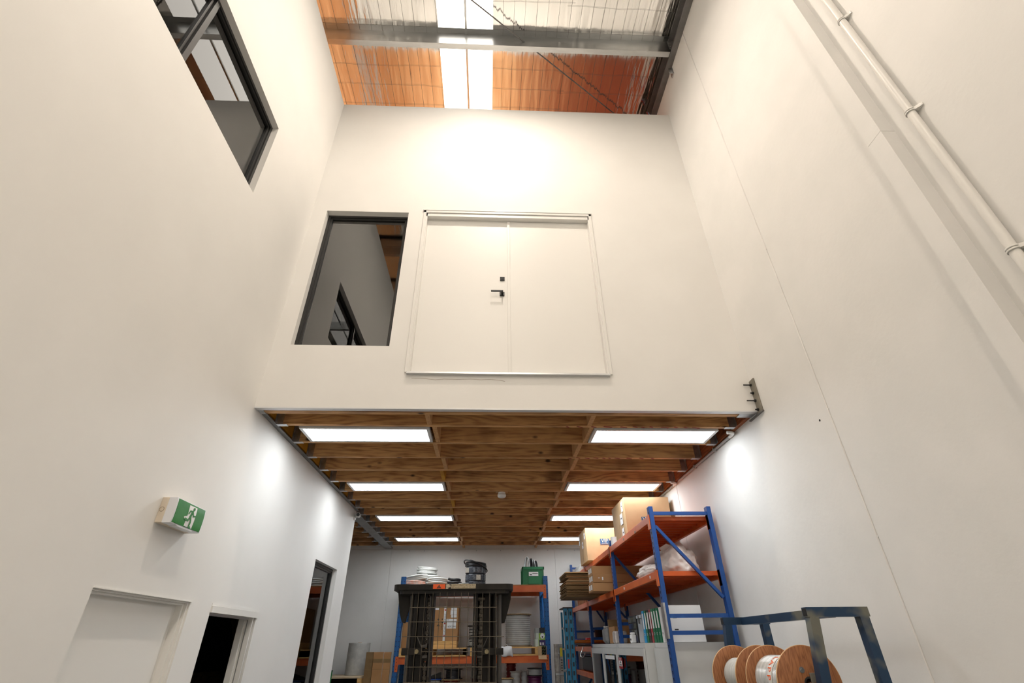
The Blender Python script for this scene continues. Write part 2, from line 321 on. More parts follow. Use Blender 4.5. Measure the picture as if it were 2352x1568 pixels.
# --- windows
def rect_frame(axis, a0, a1, z0, z1, t0, t1, w):
    mb = MB(); A = (lambda p, q, b, t: mb.box(p, q, t0, t1, b, t)) if axis == 'X' else (lambda p, q, b, t: mb.box(t0, t1, p, q, b, t))
    A(a0, a0+w, z0, z1); A(a1-w, a1, z0, z1); A(a0+w, a1-w, z0, z0+w); A(a0+w, a1-w, z1-w, z1); return mb
def window(name, axis, h, t, sgn, mull=None, w=.03, gm='glass'):
    a0, a1, z0, z1 = h
    o = tag(rect_frame(axis, a0, a1, z0, z1, t, t+sgn*.05, w).build(name, M['black']), kind='structure')
    cuts = [a0+w]+([mull-.02, mull+.02] if mull else [])+[a1-w]
    if mull:
        mb = MB(); (mb.box(mull-.02, mull+.02, t-sgn*.008, t+sgn*.05, z0+w, z1-w) if axis == 'X' else mb.box(t-sgn*.008, t+sgn*.05, mull-.02, mull+.02, z0+w, z1-w)); mb.build('mullion', M['black'], o)
    for i in range(0, len(cuts), 2):
        p, q = cuts[i], cuts[i+1]
        rect_frame(axis, p, q, z0+w, z1-w, t+sgn*.012, t+sgn*.045, .022).build('sash', M['black'], o)
        mb = MB(); (mb.box(p+.02, q-.02, t+sgn*.028, t+sgn*.034, z0+w+.02, z1-w-.02) if axis == 'X' else mb.box(t+sgn*.028, t+sgn*.034, p+.02, q-.02, z0+w+.02, z1-w-.02))
        mb.build('pane', M[gm], o)
    return o
window('window_1', 'Y', HW1, XL-.058, -1, 1.905)
window('window_2', 'Y', HW2, XL-.058, -1, gm='glass2')
MB().box(XL-.122, XL-.118, HW2[0]+.03, HW2[1]-.03, HW2[2]+.05, HW2[3]-.03).build('pane_backing', base('backing_grey', (.42, .45, .455), .7), bpy.data.objects['window_2'])  # added grey sheet behind the pane, lightens the dark window
window('window_3', 'X', HW3, YF+.075, 1, gm='glass3')

# --- double door on the mezzanine
d3 = tag(MB().cbox(-.783, .166, YF+.06, YF+.10, 4.046, 6.132, .002).build('door_3', M['door']), kind='structure')
MB().cbox(.186, 1.122, YF+.06, YF+.10, 4.046, 6.13, .002).build('door_leaf', M['door'], d3)
MB().cbox(.158, .190, YF+.046, YF+.062, 4.046, 6.12, .003).build('astragal', M['door'], d3)
f = MB()
for a, b_, c, d in ((-.831, -.797, 4.03, 6.223), (1.134, 1.168, 4.03, 6.215)): f.cbox(a, b_, YF-.016, YF, c, d, .004)
f.cbox(-.831, 1.168, YF-.016, YF, 6.180, 6.223, .004); f.cbox(-.84, 1.176, YF-.022, YF, 6.214, 6.223, .002); f.build('architrave', M['trimw'], d3)
MB().box(-.80, -.783, YF-.004, YF+.12, 4.03, 6.175).box(1.122, 1.137, YF-.004, YF+.12, 4.03, 6.175).box(-.80, 1.137, YF-.004, YF+.12, 6.133, 6.175).build('jamb', M['trimw'], d3)
MB().cbox(-.808, 1.140, YF-.035, YF+.07, 4.008, 4.032, .004).build('sill', M['alu'], d3)
MB().cbox(.076, .128, YF+.050, YF+.06, 5.219, 5.271, .002).box(.088, .114, YF+.047, YF+.051, 5.231, 5.259).build('deadlock', M['blackm'], d3)
MB().cbox(.074, .126, YF+.048, YF+.06, 5.009, 5.061, .002).build('rose', M['blackm'], d3)
MB().cyl((.10, YF+.048, 5.035), (.10, YF+.008, 5.035), .009, 12).cbox(-.02, .11, YF-.004, YF+.008, 5.025, 5.045, .002).build('lever', M['blackm'], d3)

# --- steel column boxing with a seam, white conduit with saddles
struct('trim_2', MB().box(2.415, XR, 1.772, 1.889, 0, 4.530).box(2.417, XR, 1.774, 1.887, 4.530, 4.534).box(2.415, XR, 1.772, 1.889, 4.534, ZR-.1), M['conc'])
cd = thing('wall_conduit', 'white plastic conduit pipe running up the right wall beside the boxed column', 'conduit', (2.478, 1.622, 0))
MB().cyl((2.478, 1.622, 0), (2.478, 1.622, ZR-.05), .023, 20).build('pipe', M['pipe'], cd)
for z in (2.30, 3.397, 4.495, 5.595, 6.69, 7.8):
    mb = MB(); n = 10
    for k in (-1, 1): mb.lathe((2.478, 1.622, z-.011+.014*(k > 0)), (2.478, 1.622, z+.011), [(.0255, 0), (.0285, 0), (.0285, .009), (.0255, .009)], 20)
    mb.box(2.500, 2.509, 1.560, 1.602, z-.011, z+.011).bar((2.478, 1.598, z), (2.503, 1.566, z), .022, .004, (1, 1, 0)).cyl((2.497, 1.574, z), (2.502, 1.574, z), .006, 8)
    mb.build('saddle_clip', M['pipe'], cd)

# --- roof: foil sheets, skylight, purlins, rafter, brace rod, safety mesh
SX0, SX1 = -.806, -.050; SX2, SX3 = -4.1, -3.34
roof = struct('ceiling_roof', MB().quad((-5.2, -7.1, ZR), (SX2, -7.1, ZR), (SX2, 11.7, ZR), (-5.2, 11.7, ZR)).quad((SX3, -7.1, ZR), (SX0, -7.1, ZR), (SX0, 11.7, ZR), (SX3, 11.7, ZR)).quad((SX1, -7.1, ZR), (XR+.15, -7.1, ZR), (XR+.15, 11.7, ZR), (SX1, 11.7, ZR)), M['foil'])
tag(MB().box(SX0-.02, SX1+.02, -7.1, 11.7, ZR+.008, ZR+.014).build('skylight_sheet', M['sky'], roof), 'white translucent skylight sheet')
tag(MB().box(SX2-.02, SX3+.02, -7.1, 11.7, ZR+.008, ZR+.014).build('skylight_sheet', M['sky'], roof), 'added unseen skylight sheet lighting the deck over the side rooms')  # second strip is added out of view to brighten the orange deck
MB().box(-.436, -.408, -7.0, 11.6, ZR-.03, ZR-.004).build('skylight_bar', M['purlin'], roof)
def purlin(y):
    return MB().box(-5.0, 2.46, y, y+.003, 8.812, ZR-.003).box(-5.0, 2.46, y, y+.072, 8.81, 8.814).box(-5.0, 2.46, y+.069, y+.072, 8.812, 8.83).box(-5.0, 2.46, y-.07, y, ZR-.006, ZR-.003).build('purlin', M['purlin'], roof)
for y in (-5.2, -3.75, -2.3, -.85, .6, 2.04, 3.478, 4.93, 6.4, 7.9, 9.4, 10.9): purlin(y)
raf = MB().box(2.425, 2.508, -7.0, 11.6, 8.79, 8.803).box(2.50, 2.508, -7.0, 11.6, 8.803, 9.05).box(2.425, 2.508, -7.0, 11.6, 9.04, 9.052).build('rafter', M['steel'], roof)
for y in (3.43, 2.0): MB().box(2.40, 2.50, y, y+.008, 8.80, 9.0).cyl((2.42, y-.012, 8.86), (2.42, y, 8.86), .012, 6).cyl((2.42, y-.012, 8.95), (2.42, y, 8.95), .012, 6).build('cleat', M['steel'], roof)
p0, p1 = at(1083, 0, z=8.93), at(1412, 262, z=8.93); dv = p1-p0
MB().cyl(p0-dv*1.2, p1+dv*.25, .009, 8).build('brace_rod', M['steel'], roof)
mesh = MB()
x = -2.95
while x < 2.45:
    if not (SX0 < x < SX1): mesh.bar((x+random.uniform(-.01, .01), 1.5, ZR-.012), (x+random.uniform(-.01, .01), 5.6, ZR-.012), .0022, .0022)
    x += .152
for k in range(14):
    y = 1.55+.3*k
    for x0, x1 in ((-2.95, SX0), (SX1, 1.05), (.95, 2.42)):
        q = [(x0+(x1-x0)*t/6, y+random.uniform(-.012, .012)+(.03 if x1 > 2 else 0), ZR-.012) for t in range(7)]; mesh.tube(q, .0012, 4)
tag(mesh.build('safety_mesh', M['steel'], roof), 'thin wire safety mesh under the foil', kind='stuff')
# cable pair and light bracket at the rafter
cw = thing('roof_cables', 'orange and blue cables hanging beside the dark rafter in the roof corner', 'cable', (2.36, 4.42, 8.3))
for i, c in enumerate(((205, 70, 20), (40, 70, 150), (200, 200, 200))):
    MB().tube([(2.40+.008*i, 4.5, 9.0), (2.37+.012*i, 4.42, 8.85), (2.38+.012*i, 4.40, 8.6), (2.40+.012*i, 4.42, 8.31)], .006, 6).build('cable', base('cable_c%d' % i, lin(c), .4), cw)
p = at(1541, 165, x=2.49)
bk = thing('wall_bracket', 'small grey metal clip on the right wall below the dark rafter', 'bracket', p)
MB().cbox(2.494, 2.508, p.y-.035, p.y+.035, p.z-.10, p.z+.06, .003).box(2.44, 2.50, p.y-.03, p.y-.022, p.z-.08, p.z+.03).build('clip', M['zinc'], bk)

# --- mezzanine floor: deck, joists, blocking, hangers, ledgers
cl = struct('ceiling_mezzanine', MB().box(-5.0, XR+.01, YF+.13, 11.6, 3.962, 3.99), M['ply'])
MB().box(XL+.045, XR-.045, YF+.022, YF+.085, ZC+.015, 3.96).build('edge_beam', M['lvl'], cl)
MB().box(XL+.045, XR-.045, YF+.092, YF+.150, ZC, 3.96).build('edge_beam', M['lvl'], cl)
JY = [4.5225+.4756*k for k in range(15)]
jm = MB().box(XL+.050, XR-.050, -.0225, .0225, ZC, 3.96)
hang = {}
def hanger(x, s, name='joist_hanger'):
    return MB().box(x, x+s*.10, -.026, .026, ZC-.004, ZC-.001).box(x, x+s*.062, -.027, -.0245, ZC-.004, 3.90).box(x, x+s*.062, .0245, .027, ZC-.004, 3.90).box(x-s*.001, x+s*.002, -.065, -.0245, ZC, 3.88).box(x-s*.001, x+s*.002, .0245, .065, ZC, 3.88)
protos = [(jm, 'joist', M['lvl']), (hanger(XL+.047, 1), 'joist_hanger', M['zinc']), (hanger(XR-.047, -1), 'joist_hanger', M['zinc'])]
lastj = MB().box(-4.98, -2.31, -.0225, .0225, ZC, 3.96)
def repeat(mb, name, mat, parent, locs):
    first = None
    for l in locs:
        if first is None: o = first = mb.build(name, mat, parent)
        else: o = first.copy(); COL.objects.link(o); o.parent = parent
        o.location = Vector(l)
    return first
for mb, n, mt in protos: repeat(mb, n, mt, cl, [(0, y, 0) for y in JY if not (n == 'joist_hanger' and mb is protos[1][0] and y > 8.05)])
repeat(lastj, 'joist', M['lvl'], cl, [(0, y, 0) for y in JY if y > 8.1])
repeat(hanger(-2.125, 1), 'joist_hanger', M['zinc'], cl, [(0, y, 0) for y in JY if y > 8.05])
repeat(hanger(-2.306, -1), 'joist_hanger', M['zinc'], cl, [(0, y, 0) for y in JY if y > 8.1])
edges = [YF+.15]+JY+[11.57]
for r_, (bx, mats) in enumerate(((-.58, (4, 7, 8, 11)), (1.0, (12,)))):
    for k, (a, b_) in enumerate(zip(edges, edges[1:])):
        off = (0.022 if k % 2 else -.022)+random.uniform(-.012, .012); a_ = a+(.0235 if k else .001); e_ = b_-.0235
        MB().box(bx+off-.0225, bx+off+.0225, a_, e_, ZC+.002, ZC+.24).build('blocking', M['yellow'] if k in mats else M['pine'], cl)
MB().box(XL-.001, XL+.043, YF+.13, 8.08, ZC+.03, 3.96).build('ledger', M['yellow'], cl)
MB().box(XL, XL+.05, YF+.13, 8.08, ZC-.002, ZC+.006).box(XL, XL+.012, YF+.13, 8.08, ZC, ZC+.03).build('steel_angle', M['steel'], cl)
MB().box(XR-.043, XR, YF+.13, 11.57, ZC, 3.96).build('ledger', M['redwood'], cl)
MB().box(-2.30, -2.13, 8.09, 11.57, ZC, ZC+.012).box(-2.22, -2.21, 8.09, 11.57, ZC+.012, 3.95).build('steel_beam', mottled('grey_beam', (.28, .28, .28), (.34, .34, .34), 6, .5), cl)
# angle seats at the two ends of the edge beam
MB().box(XL+.001, XL+.045, YF+.02, YF+.15, ZC-.004, ZC+.006).box(XL+.04, XL+.046, YF+.02, YF+.15, ZC, ZC+.2).build('beam_seat', M['zinc'], cl)
MB().box(XR-.15, XR-.001, YF+.02, YF+.15, ZC-.006, ZC+.001).box(XR-.046, XR-.04, YF+.02, YF+.15, ZC, ZC+.2).build('beam_seat', M['zinc'], cl)
red = mottled('red_spray_paint', lin((150, 40, 40)), lin((120, 60, 40)), 20, .7)
for k, x0, x1 in ((0, 1.0, 2.05), (2, .9, 1.95), (4, 1.0, 2.0), (0, .75, .95)):
    mb = MB(); x = x0
    while x < x1:
        w = random.uniform(.03, .09); s = random.uniform(-.008, .008); mb.bar((x, JY[k]-.012+s, ZC-.0006), (x+w, JY[k]+.012+s, ZC-.0006), .02, .0008); x += w+random.uniform(.03, .09)
    mb.build('spray_mark', red, cl)

# --- high bay lamps (above the frame)
for i, (x, y) in enumerate(((.08, 2.50), (.05, -1.4), (.05, -5.0))):
    hb = thing('high_bay_light', ('round high bay lamp hanging nearest the mezzanine wall', 'round high bay lamp hanging behind the camera', 'round high bay lamp hanging furthest back near the rear of the hall')[i], 'lamp', (x, y, 8.42), 'high bay lamps under the roof')
    MB().lathe((x, y, 8.42), (x, y, 8.8), [(0, .02), (.115, .02), (.130, 0), (.17, .02), (.16, .07), (.09, .11), (.06, .2), (0, .2)], 32).build('housing', M['blackm'], hb)
    MB().lathe((x, y, 8.42), (x, y, 8.8), [(0, .012), (.110, .012), (.110, .018), (0, .018)], 32, False).build('lens', M['lamp'] if i == 0 else M['lamp2'], hb)
    MB().cyl((x, y, 8.60), (x, y, 9.06), .006, 8).build('suspension', M['zinc'], hb)

# --- LED panels between the joists
px = 0
for r_, k in enumerate((0, 4, 8, 12)):
    for s, x0 in ((0, -1.888), (1, 1.043)):
        y0 = JY[k]+.05; x1 = x0+1.275; y1 = y0+.372
        lb = ['nearest', 'second', 'third', 'farthest'][r_]+' bright LED panel light in the '+('left' if s == 0 else 'right')+' row between the joists'
        t = thing('led_panel_light', lb, 'light', (x0, y0, ZC-.012), 'LED panels under the mezzanine')
        rect_frame_mb = MB().box(x0, x1, y0, y0+.024, ZC-.012, ZC+.03).box(x0, x1, y1-.024, y1, ZC-.012, ZC+.03).box(x0, x0+.03, y0+.024, y1-.024, ZC-.012, ZC+.03).box(x1-.03, x1, y0+.024, y1-.024, ZC-.012, ZC+.03)
        rect_frame_mb.build('frame', M['frame'], t)
        MB().box(x0+.029, x1-.029, y0+.023, y1-.023, ZC-.008, ZC-.004).build('diffuser', M['panel'], t)
        MB().box(x0+.01, x1-.01, y0+.005, y1-.005, ZC+.006, ZC+.02).build('back_tray', M['frame'], t)
# --- smoke detector, grey conduit, security camera, steel plate, exit sign
sd = thing('smoke_detector', 'small white round smoke detector under the timber joists', 'detector', (.165, 6.965, 3.60))
MB().lathe((.165, 6.965, ZC), (.165, 6.965, 3.5), [(0, 0), (.05, 0), (.05, .018), (0, .018)], 24).build('base_plate', M['trimw'], sd)
MB().lathe((.165, 6.965, ZC-.018), (.165, 6.965, 3.5), [(.035, 0), (.058, .006), (.06, .035), (.05, .05), (0, .052)], 24).build('body', M['trimw'], sd)
MB().box(.08, .25, JY[5]-.001, 6.99, ZC-.001, ZC+.02).build('bracket', M['pine'], sd)
cg = thing('grey_conduit', 'grey conduit along the right wall under the timber ledger', 'conduit', (2.488, 4.6, 3.65))
gp = base('grey_pvc', (.36, .355, .345), .45)
MB().cyl((2.488, 4.66, 3.646), (2.488, 6.30, 3.646), .014, 12).cyl((2.488, 6.52, 3.646), (2.488, 11.5, 3.646), .014, 12).build('pipe', gp, cg)
for y in (4.62, 6.42):
    MB().tube([(2.488, y+.09, 3.646), (2.488, y+.03, 3.646), (2.478, y-.01, 3.646), (2.45, y-.03, 3.645), (2.41, y-.03, 3.645)], .018, 12).build('elbow', M['pipe'], cg)
for y in (5.1, 5.7, 7.2, 8.2): MB().box(2.468, 2.508, y, y+.018, 3.628, 3.664).build('saddle', gp, cg)
sc = thing('security_camera', 'small white bullet camera at the end of the left wall under the joists', 'camera', (XL+.05, 8.02, 3.55))
MB().cyl((XL, 8.02, 3.55), (XL+.02, 8.02, 3.55), .035, 16).bar((XL+.02, 8.02, 3.55), (XL+.06, 8.02, 3.585), .016, .016).build('mount', M['trimw'], sc)
MB().cyl((XL+.05, 8.08, 3.595), (XL+.085, 7.90, 3.575), .032, 16).build('body', M['trimw'], sc)
MB().cyl((XL+.083, 7.905, 3.5755), (XL+.0865, 7.890, 3.5738), .026, 16).build('lens', M['blackm'], sc)
sp = thing('steel_plate', 'grey bolted steel end plate on the right wall at the mezzanine edge', 'plate', (2.50, 4.05, 3.64))
MB().cbox(2.497, 2.509, 4.015, 4.125, 3.640, 3.972, .002).build('plate', M['plate'], sp)
MB().box(2.49, 2.509, 4.01, 4.27, 3.628, 3.640).build('angle', M['steel'], sp)
for i, (z, l) in enumerate(((3.925, .075), (3.84, .03), (3.76, .085), (3.67, .03))):
    MB().cyl((2.497, 4.075, z), (2.497-l, 4.075, z), .0065, 10).cyl((2.497, 4.075, z), (2.483, 4.075, z), .014, 6).build('bolt', M['black'], sp)

es = thing('exit_sign', 'green and white running man exit sign box on the left wall', 'sign', (XL, 3.49, 2.508))
y0, y1, z0, z1 = 3.306, 3.672, 2.508, 2.666
MB().cbox(XL, XL+.046, y0, y1, z0, z1, .003).build('back_box', base('beige_plastic', lin((216, 204, 186)), .5), es)
MB().lathe((XL+.02, y0-.0015, 2.59), (XL+.02, y0+.004, 2.59), [(.013, 0), (.015, 0), (.015, .003), (.013, .003)], 24).build('knockout', base('beige_dark', lin((130, 112, 90)), .6), es)
xs = []
prof = [(XL+.046, z0), (XL+.098, z0+.001), (XL+.102, z0+.02), (XL+.104, (z0+z1)/2), (XL+.102, z1-.02), (XL+.098, z1-.001), (XL+.046, z1)]
MB().prism([(a, y0, b_) for a, b_ in prof], (0, y1-y0, 0)).build('diffuser', base('sign_diffuser', (.78, .80, .84), .35), es)
MB().box(XL+.05, XL+.10, y0+.08, y1-.1, z0-.006, z0+.002).build('lower_lens', M['frame'], es)
green = mottled('exit_green', lin((18, 120, 40)), lin((40, 130, 55)), 12, .3)
white = base('exit_white', (.86, .86, .86), .4)
def face(y, z, d=0):   # point on the bulged face; z between 0..1
    zz = z0+.006+(z1-z0-.012)*z; t = (zz-(z0+z1)/2)/((z1-z0)/2); return Vector((XL+.1065-.005*t*t+d, y, zz))
def face_patch(pts, d): # pts (s 0..1 along sign, t 0..1 height)
    q = [face(y0+.012+(y1-y0-.024)*s, t, d) for s, t in pts]; n = len(q)
    return q
def strip(mb, s0, s1, t0, t1, d, n=8):
    for i in range(n):
        a, b_ = t0+(t1-t0)*i/n, t0+(t1-t0)*(i+1)/n; q = face_patch([(s0, a), (s1, a), (s1, b_), (s0, b_)], d); mb.prism(q, (-.004, 0, 0))
g = MB(); strip(g, 0, 1, 0, 1, 0, 10); g.build('green_face', green, es)
w_ = MB(); strip(w_, .40, .68, .30, .93, .0012, 6)
for poly in ([(.40, .30), (.68, .30), (.68, .02), (.40, .02)], [(.30, .38), (.40, .46), (.40, .30), (.33, .30)]):
    w_.prism(face_patch(poly, .0012), (-.004, 0, 0))
w_.build('doorway_symbol', white, es)
rm = MB(); LD = [0]
def limb(pts, wd):
    for (a, b_), (c, d) in zip(pts, pts[1:]):
        LD[0] += 1; e_ = .0022+.00012*LD[0]; p, q = face(y0+.012+(y1-y0-.024)*a, b_, e_), face(y0+.012+(y1-y0-.024)*c, d, e_)
        rm.bar(p, q, wd, .0012, (1, 0, 0)); rm.cyl(p+Vector((-.0006, 0, 0)), p+Vector((.0006, 0, 0)), wd/2, 10); rm.cyl(q+Vector((-.0006, 0, 0)), q+Vector((.0006, 0, 0)), wd/2, 10)
hp = face(y0+.012+(y1-y0-.024)*.575, .82, .0024); rm.cyl(hp+Vector((-.0006, 0, 0)), hp+Vector((.0006, 0, 0)), .0115, 18)
limb([(.545, .69), (.50, .46)], .020); limb([(.54, .70), (.455, .69), (.42, .56)], .0105); limb([(.555, .70), (.60, .52), (.66, .55)], .0105)
limb([(.50, .46), (.46, .28), (.345, .31)], .0135); limb([(.515, .46), (.56, .26), (.555, .06), (.60, .035)], .0135)
rm.build('running_man', green, es)

# ================================================================== OBJECT MATERIALS
blue = holed('blue_steel', lin((24, 72, 140)), lin((40, 95, 165)), .35)
rblue = holed('rack_blue', lin((20, 92, 158)), lin((40, 112, 178)), .38)
orange = mottled('orange_steel', lin((214, 104, 46)), lin((198, 88, 36)), 5, .35)
dkorange = mottled('orange_deck', lin((212, 92, 34)), lin((196, 78, 26)), 4, .42)
card = mottled('cardboard', lin((196, 166, 126)), lin((184, 152, 112)), 3, .75, rnd=True)
card2 = mottled('brown_cardboard', lin((178, 134, 88)), lin((164, 120, 76)), 3, .75, rnd=True)
cardd = mottled('dark_cardboard', lin((140, 112, 74)), lin((122, 96, 62)), 4, .8, rnd=True)
label_w = base('paper_label', (.80, .80, .80), .6)
ink = base('ink', (.02, .02, .02), .6)
vipb = base('logo_blue', lin((52, 88, 128)), .6)
pinew = wood('pallet_pine', lin((222, 178, 112)), lin((188, 140, 78)), 'X', True, .6)
whitep = base('white_enamel', (.66, .665, .65), .35)
cabw = mottled('cabinet_enamel', (.60, .61, .60), (.66, .665, .65), 3, .35)
rubber = base('black_rubber', (.02, .02, .021), .45)
mast = mottled('mast_black', (.007, .0065, .006), (.018, .016, .014), 11, .5, 0, stretch=(1, 1, .2), spec=.25)
mastg = mottled('mast_grey', (.045, .043, .040), (.075, .07, .066), 7, .42, .2, stretch=(1, 1, .2), spec=.35)
wire = base('mesh_wire', (.10, .083, .058), .5, .2)
plyr = wood('reel_plywood', lin((164, 108, 68)), lin((120, 72, 42)), 'Z', False, .6, 3.0)
Z6 = lambda x, y: (880+x/4.781, 1240+y/4.781)
Z7 = lambda x, y: (1260+x/3.5, 1120+y/3.5)
ZA = lambda x, y: (1280+x/8.34, 1380+y/8.34)
ZB = lambda x, y: (1440+x/7.5375, 1360+y/7.5375)
ZCm = lambda x, y: (1280+x/7.84, 1200+y/7.84)
Z2 = lambda x, y: (640+x/3.75, 1150+y/3.75)
def S(x, y, Y): return at(*Z6(x, y), y=Y)

# ================================================================== PALLET STACKER (mast and mesh guard)
YS = 4.50
ps = thing('pallet_stacker', 'black lift mast with a wire mesh guard and warning stickers on its top plate', 'stacker', (-.30, 4.65, 0))
a, b_ = S(115, 485, YS), S(1430, 485, YS); zt, zb_ = a.z, S(115, 548, YS).z
def rounded(x0, x1, y0, y1, r, n=6):
    pts = []
    for cx, cy, s in ((x1-r, y0+r, -90), (x1-r*.4, y1-r*.4, 0), (x0+r*.4, y1-r*.4, 90), (x0+r, y0+r, 180)):
        rr = r if s in (-90, 180) else r*.4
        pts += [(cx+rr*math.cos(math.radians(s+90*k/n)), cy+rr*math.sin(math.radians(s+90*k/n))) for k in range(n+1)]
    return pts
MB().prism([(x, y, zb_) for x, y in rounded(a.x, b_.x, YS, YS+.30, .06)], (0, 0, zt-zb_)).build('top_plate', mast, ps)
c0, c1 = S(180, 575, YS+.02), S(1385, 575, YS+.02)
MB().prism([(x, y, zb_-.028) for x, y in rounded(c0.x, c1.x, YS+.012, YS+.27, .05)], (0, 0, .028)).build('crosshead', mast, ps)
def sticker(name, x0, x1, y0, y1, mat, d=.0012):
    p, q = S(x0, y1, YS-.002), S(x1, y0, YS-.002); return MB().box(p.x, q.x, YS-.001-d, YS+.001, p.z, q.z).build(name, mat, ps)
sticker('warning_label', 547, 683, 483, 535, base('warn_orange', lin((226, 92, 34)), .5))
pc, tz = S(613, 530, YS), S(613, 490, YS)
MB().prism([(pc.x-.020, YS-.0026, pc.z), (pc.x+.020, YS-.0026, pc.z), (pc.x, YS-.0026, tz.z)], (0, .0004, 0)).build('warning_symbol', ink, ps)
MB().box(pc.x-.0025, pc.x+.0025, YS-.0032, YS-.002, pc.z+.010, tz.z-.012).box(pc.x-.0025, pc.x+.0025, YS-.0032, YS-.002, pc.z+.003, pc.z+.007).build('exclamation_mark', base('warn_o2', lin((226, 92, 34)), .5), ps)
sticker('text_label', 745, 1018, 480, 531, mottled('worn_paper', lin((196, 184, 158)), lin((176, 160, 130)), 40, .7))
sticker('torn_label', 688, 742, 484, 534, mottled('torn_paper', lin((190, 180, 160)), lin((30, 26, 22)), 45, .7, lo=.45, hi=.55))
grey_ink = base('faded_ink', (.09, .08, .07), .7)
q = S(876, 497, YS); letters('MOVING MAST SECTIONS,', .0175, frame_M((q.x, YS-.0024, q.z), (1, 0, 0), (0, 0, 1)), grey_ink, 'lettering', ps)
q = S(882, 518, YS); letters('KEEP HANDS CLEAR OF THIS AREA', .0135, frame_M((q.x, YS-.0024, q.z), (1, 0, 0), (0, 0, 1)), grey_ink, 'lettering', ps)
def sx(x, Y=YS+.1): return S(x, 800, Y).x
for nm, pts in (('side_bracket', [(165, 560), (290, 560), (290, 720), (235, 910), (205, 905), (180, 800)]), ('side_bracket', [(1405, 560), (1290, 560), (1290, 915), (1335, 905), (1375, 760), (1400, 650)])):
    poly = [S(x, y, YS+.16) for x, y in pts]; MB().prism(poly, (0, .05, 0)).build(nm, mast, ps)
# columns: outer posts, cylinders, channels, inner tubes
def column(xa, xb, mat, nm, d0, d1, round_=False, top=600):
    x0, x1 = S(xa, 900, YS+d0).x, S(xb, 900, YS+d0).x; z = zb_-.03
    mb = MB()
    (mb.cyl(((x0+x1)/2, YS+(d0+d1)/2, .05), ((x0+x1)/2, YS+(d0+d1)/2, z), (x1-x0)/2, 20) if round_ else mb.box(x0, x1, YS+d0, YS+d1, .05, z))
    return mb.build(nm, mat, ps)
column(262, 312, mastg, 'mast_channel', .06, .20, True); column(318, 378, mast, 'lift_cylinder', .08, .14, True)
column(312, 470, mast, 'mast_web', .24, .27); column(498, 545, mast, 'mast_web', .22, .25); column(1036, 1200, mast, 'mast_web', .24, .27)
column(385, 445, mast, 'mast_rail', .10, .24); column(452, 468, mast, 'mast_rail', .06, .18); column(515, 543, mast, 'mast_rail', .05, .22)
column(983, 1000, mastg, 'hose_guide', .05, .10, True); column(1003, 1030, mast, 'mast_rail', .05, .22)
column(1100, 1150, mast, 'mast_rail', .10, .24); column(1152, 1180, mast, 'mast_rail', .06, .2); column(1195, 1248, mast, 'lift_cylinder', .08, .14, True); column(1252, 1302, mastg, 'mast_channel', .06, .20, True)
for xa in (492, 1073):
    mb = MB(); x = S(xa, 900, YS+.10).x; z = zb_-.05; k = 0
    while z > .4:
        w = .011 if k % 2 else .016
        mb.box(x-w, x+w, YS+.085, YS+.115, z-.026, z); z -= .030; k += 1
    mb.cyl((x-.03, YS+.10, zb_-.06), (x+.03, YS+.10, zb_-.06), .02, 14); mb.build('lift_chain', mottled('chain_steel', (.10, .09, .075), (.035, .03, .025), 60, .45, .6), ps)
mb = MB().tube([S(525, 620, YS+.04), S(520, 800, YS+.03), S(512, 1000, YS+.03), S(505, 1200, YS+.03), S(495, 1500, YS+.03)], .008, 8); mb.build('hydraulic_hose', rubber, ps)
for xa, xb, bx in ((195, 432, 365), (1035, 1320, 1137)):
    p, q = S(xa, 1262, YS+.02), S(xb, 1182, YS+.02); MB().cbox(p.x, q.x, YS+.02, YS+.04, p.z, q.z, .002).build('cross_bracket', mast, ps)
    c = S(bx, 1224, YS+.01); MB().cyl((c.x, YS+.005, c.z), (c.x, YS+.02, c.z), .016, 14).build('bolt', mottled('bolt_brass', lin((150, 140, 110)), lin((110, 100, 76)), 30, .5, .5), ps)
for p, q in (((375, 1060), (425, 1180)), ((1150, 1060), (1095, 1180))):
    MB().bar(S(*p, YS+.03), S(*q, YS+.03), .02, .006).build('guard_stay', mastg, ps)
for xa, yy in ((455, 1165), (455, 1282), (1063, 1168), (1060, 1280)):
    c = S(xa, yy, YS+.03); MB().cbox(c.x-.02, c.x+.02, YS+.03, YS+.08, c.z-.010, c.z+.010, .002).build('chain_clamp', mastg, ps)
for y, x0, x1 in ((740, 300, 1250), (898, 295, 1245), (1060, 205, 1330), (1225, 420, 1085), (1395, 240, 1245), (1565, 230, 1240)):
    MB().cyl(S(x0, y, YS), S(x1, y-2, YS), .0026, 8).build('wire', wire, ps)
for xt in (325, 393, 465, 550, 627, 705, 783, 860, 938, 1015, 1095, 1170, 1238):
    xb = xt+(xt-1145)*.085
    p, q = S(xt, 575, YS+.004), S(xb, 1568, YS+.004); d = (q-p).normalized(); MB().cyl(p, (q.x, YS+.004, .55), .0021, 8).build('wire', wire, ps)
# chassis below the frame
MB().cbox(-.70, .12, YS+.10, YS+.32, .10, .55, .02).build('chassis', mast, ps)
for x in (-.62, .04): MB().cbox(x-.06, x+.06, YS+.32, YS+1.25, .05, .11, .01).build('support_leg', mast, ps); MB().cyl((x-.03, YS+1.15, .04), (x+.03, YS+1.15, .04), .04, 16).build('wheel', rubber, ps)
MB().cyl((-.34, YS+.2, .09), (-.24, YS+.2, .09), .09, 20).build('drive_wheel', rubber, ps)

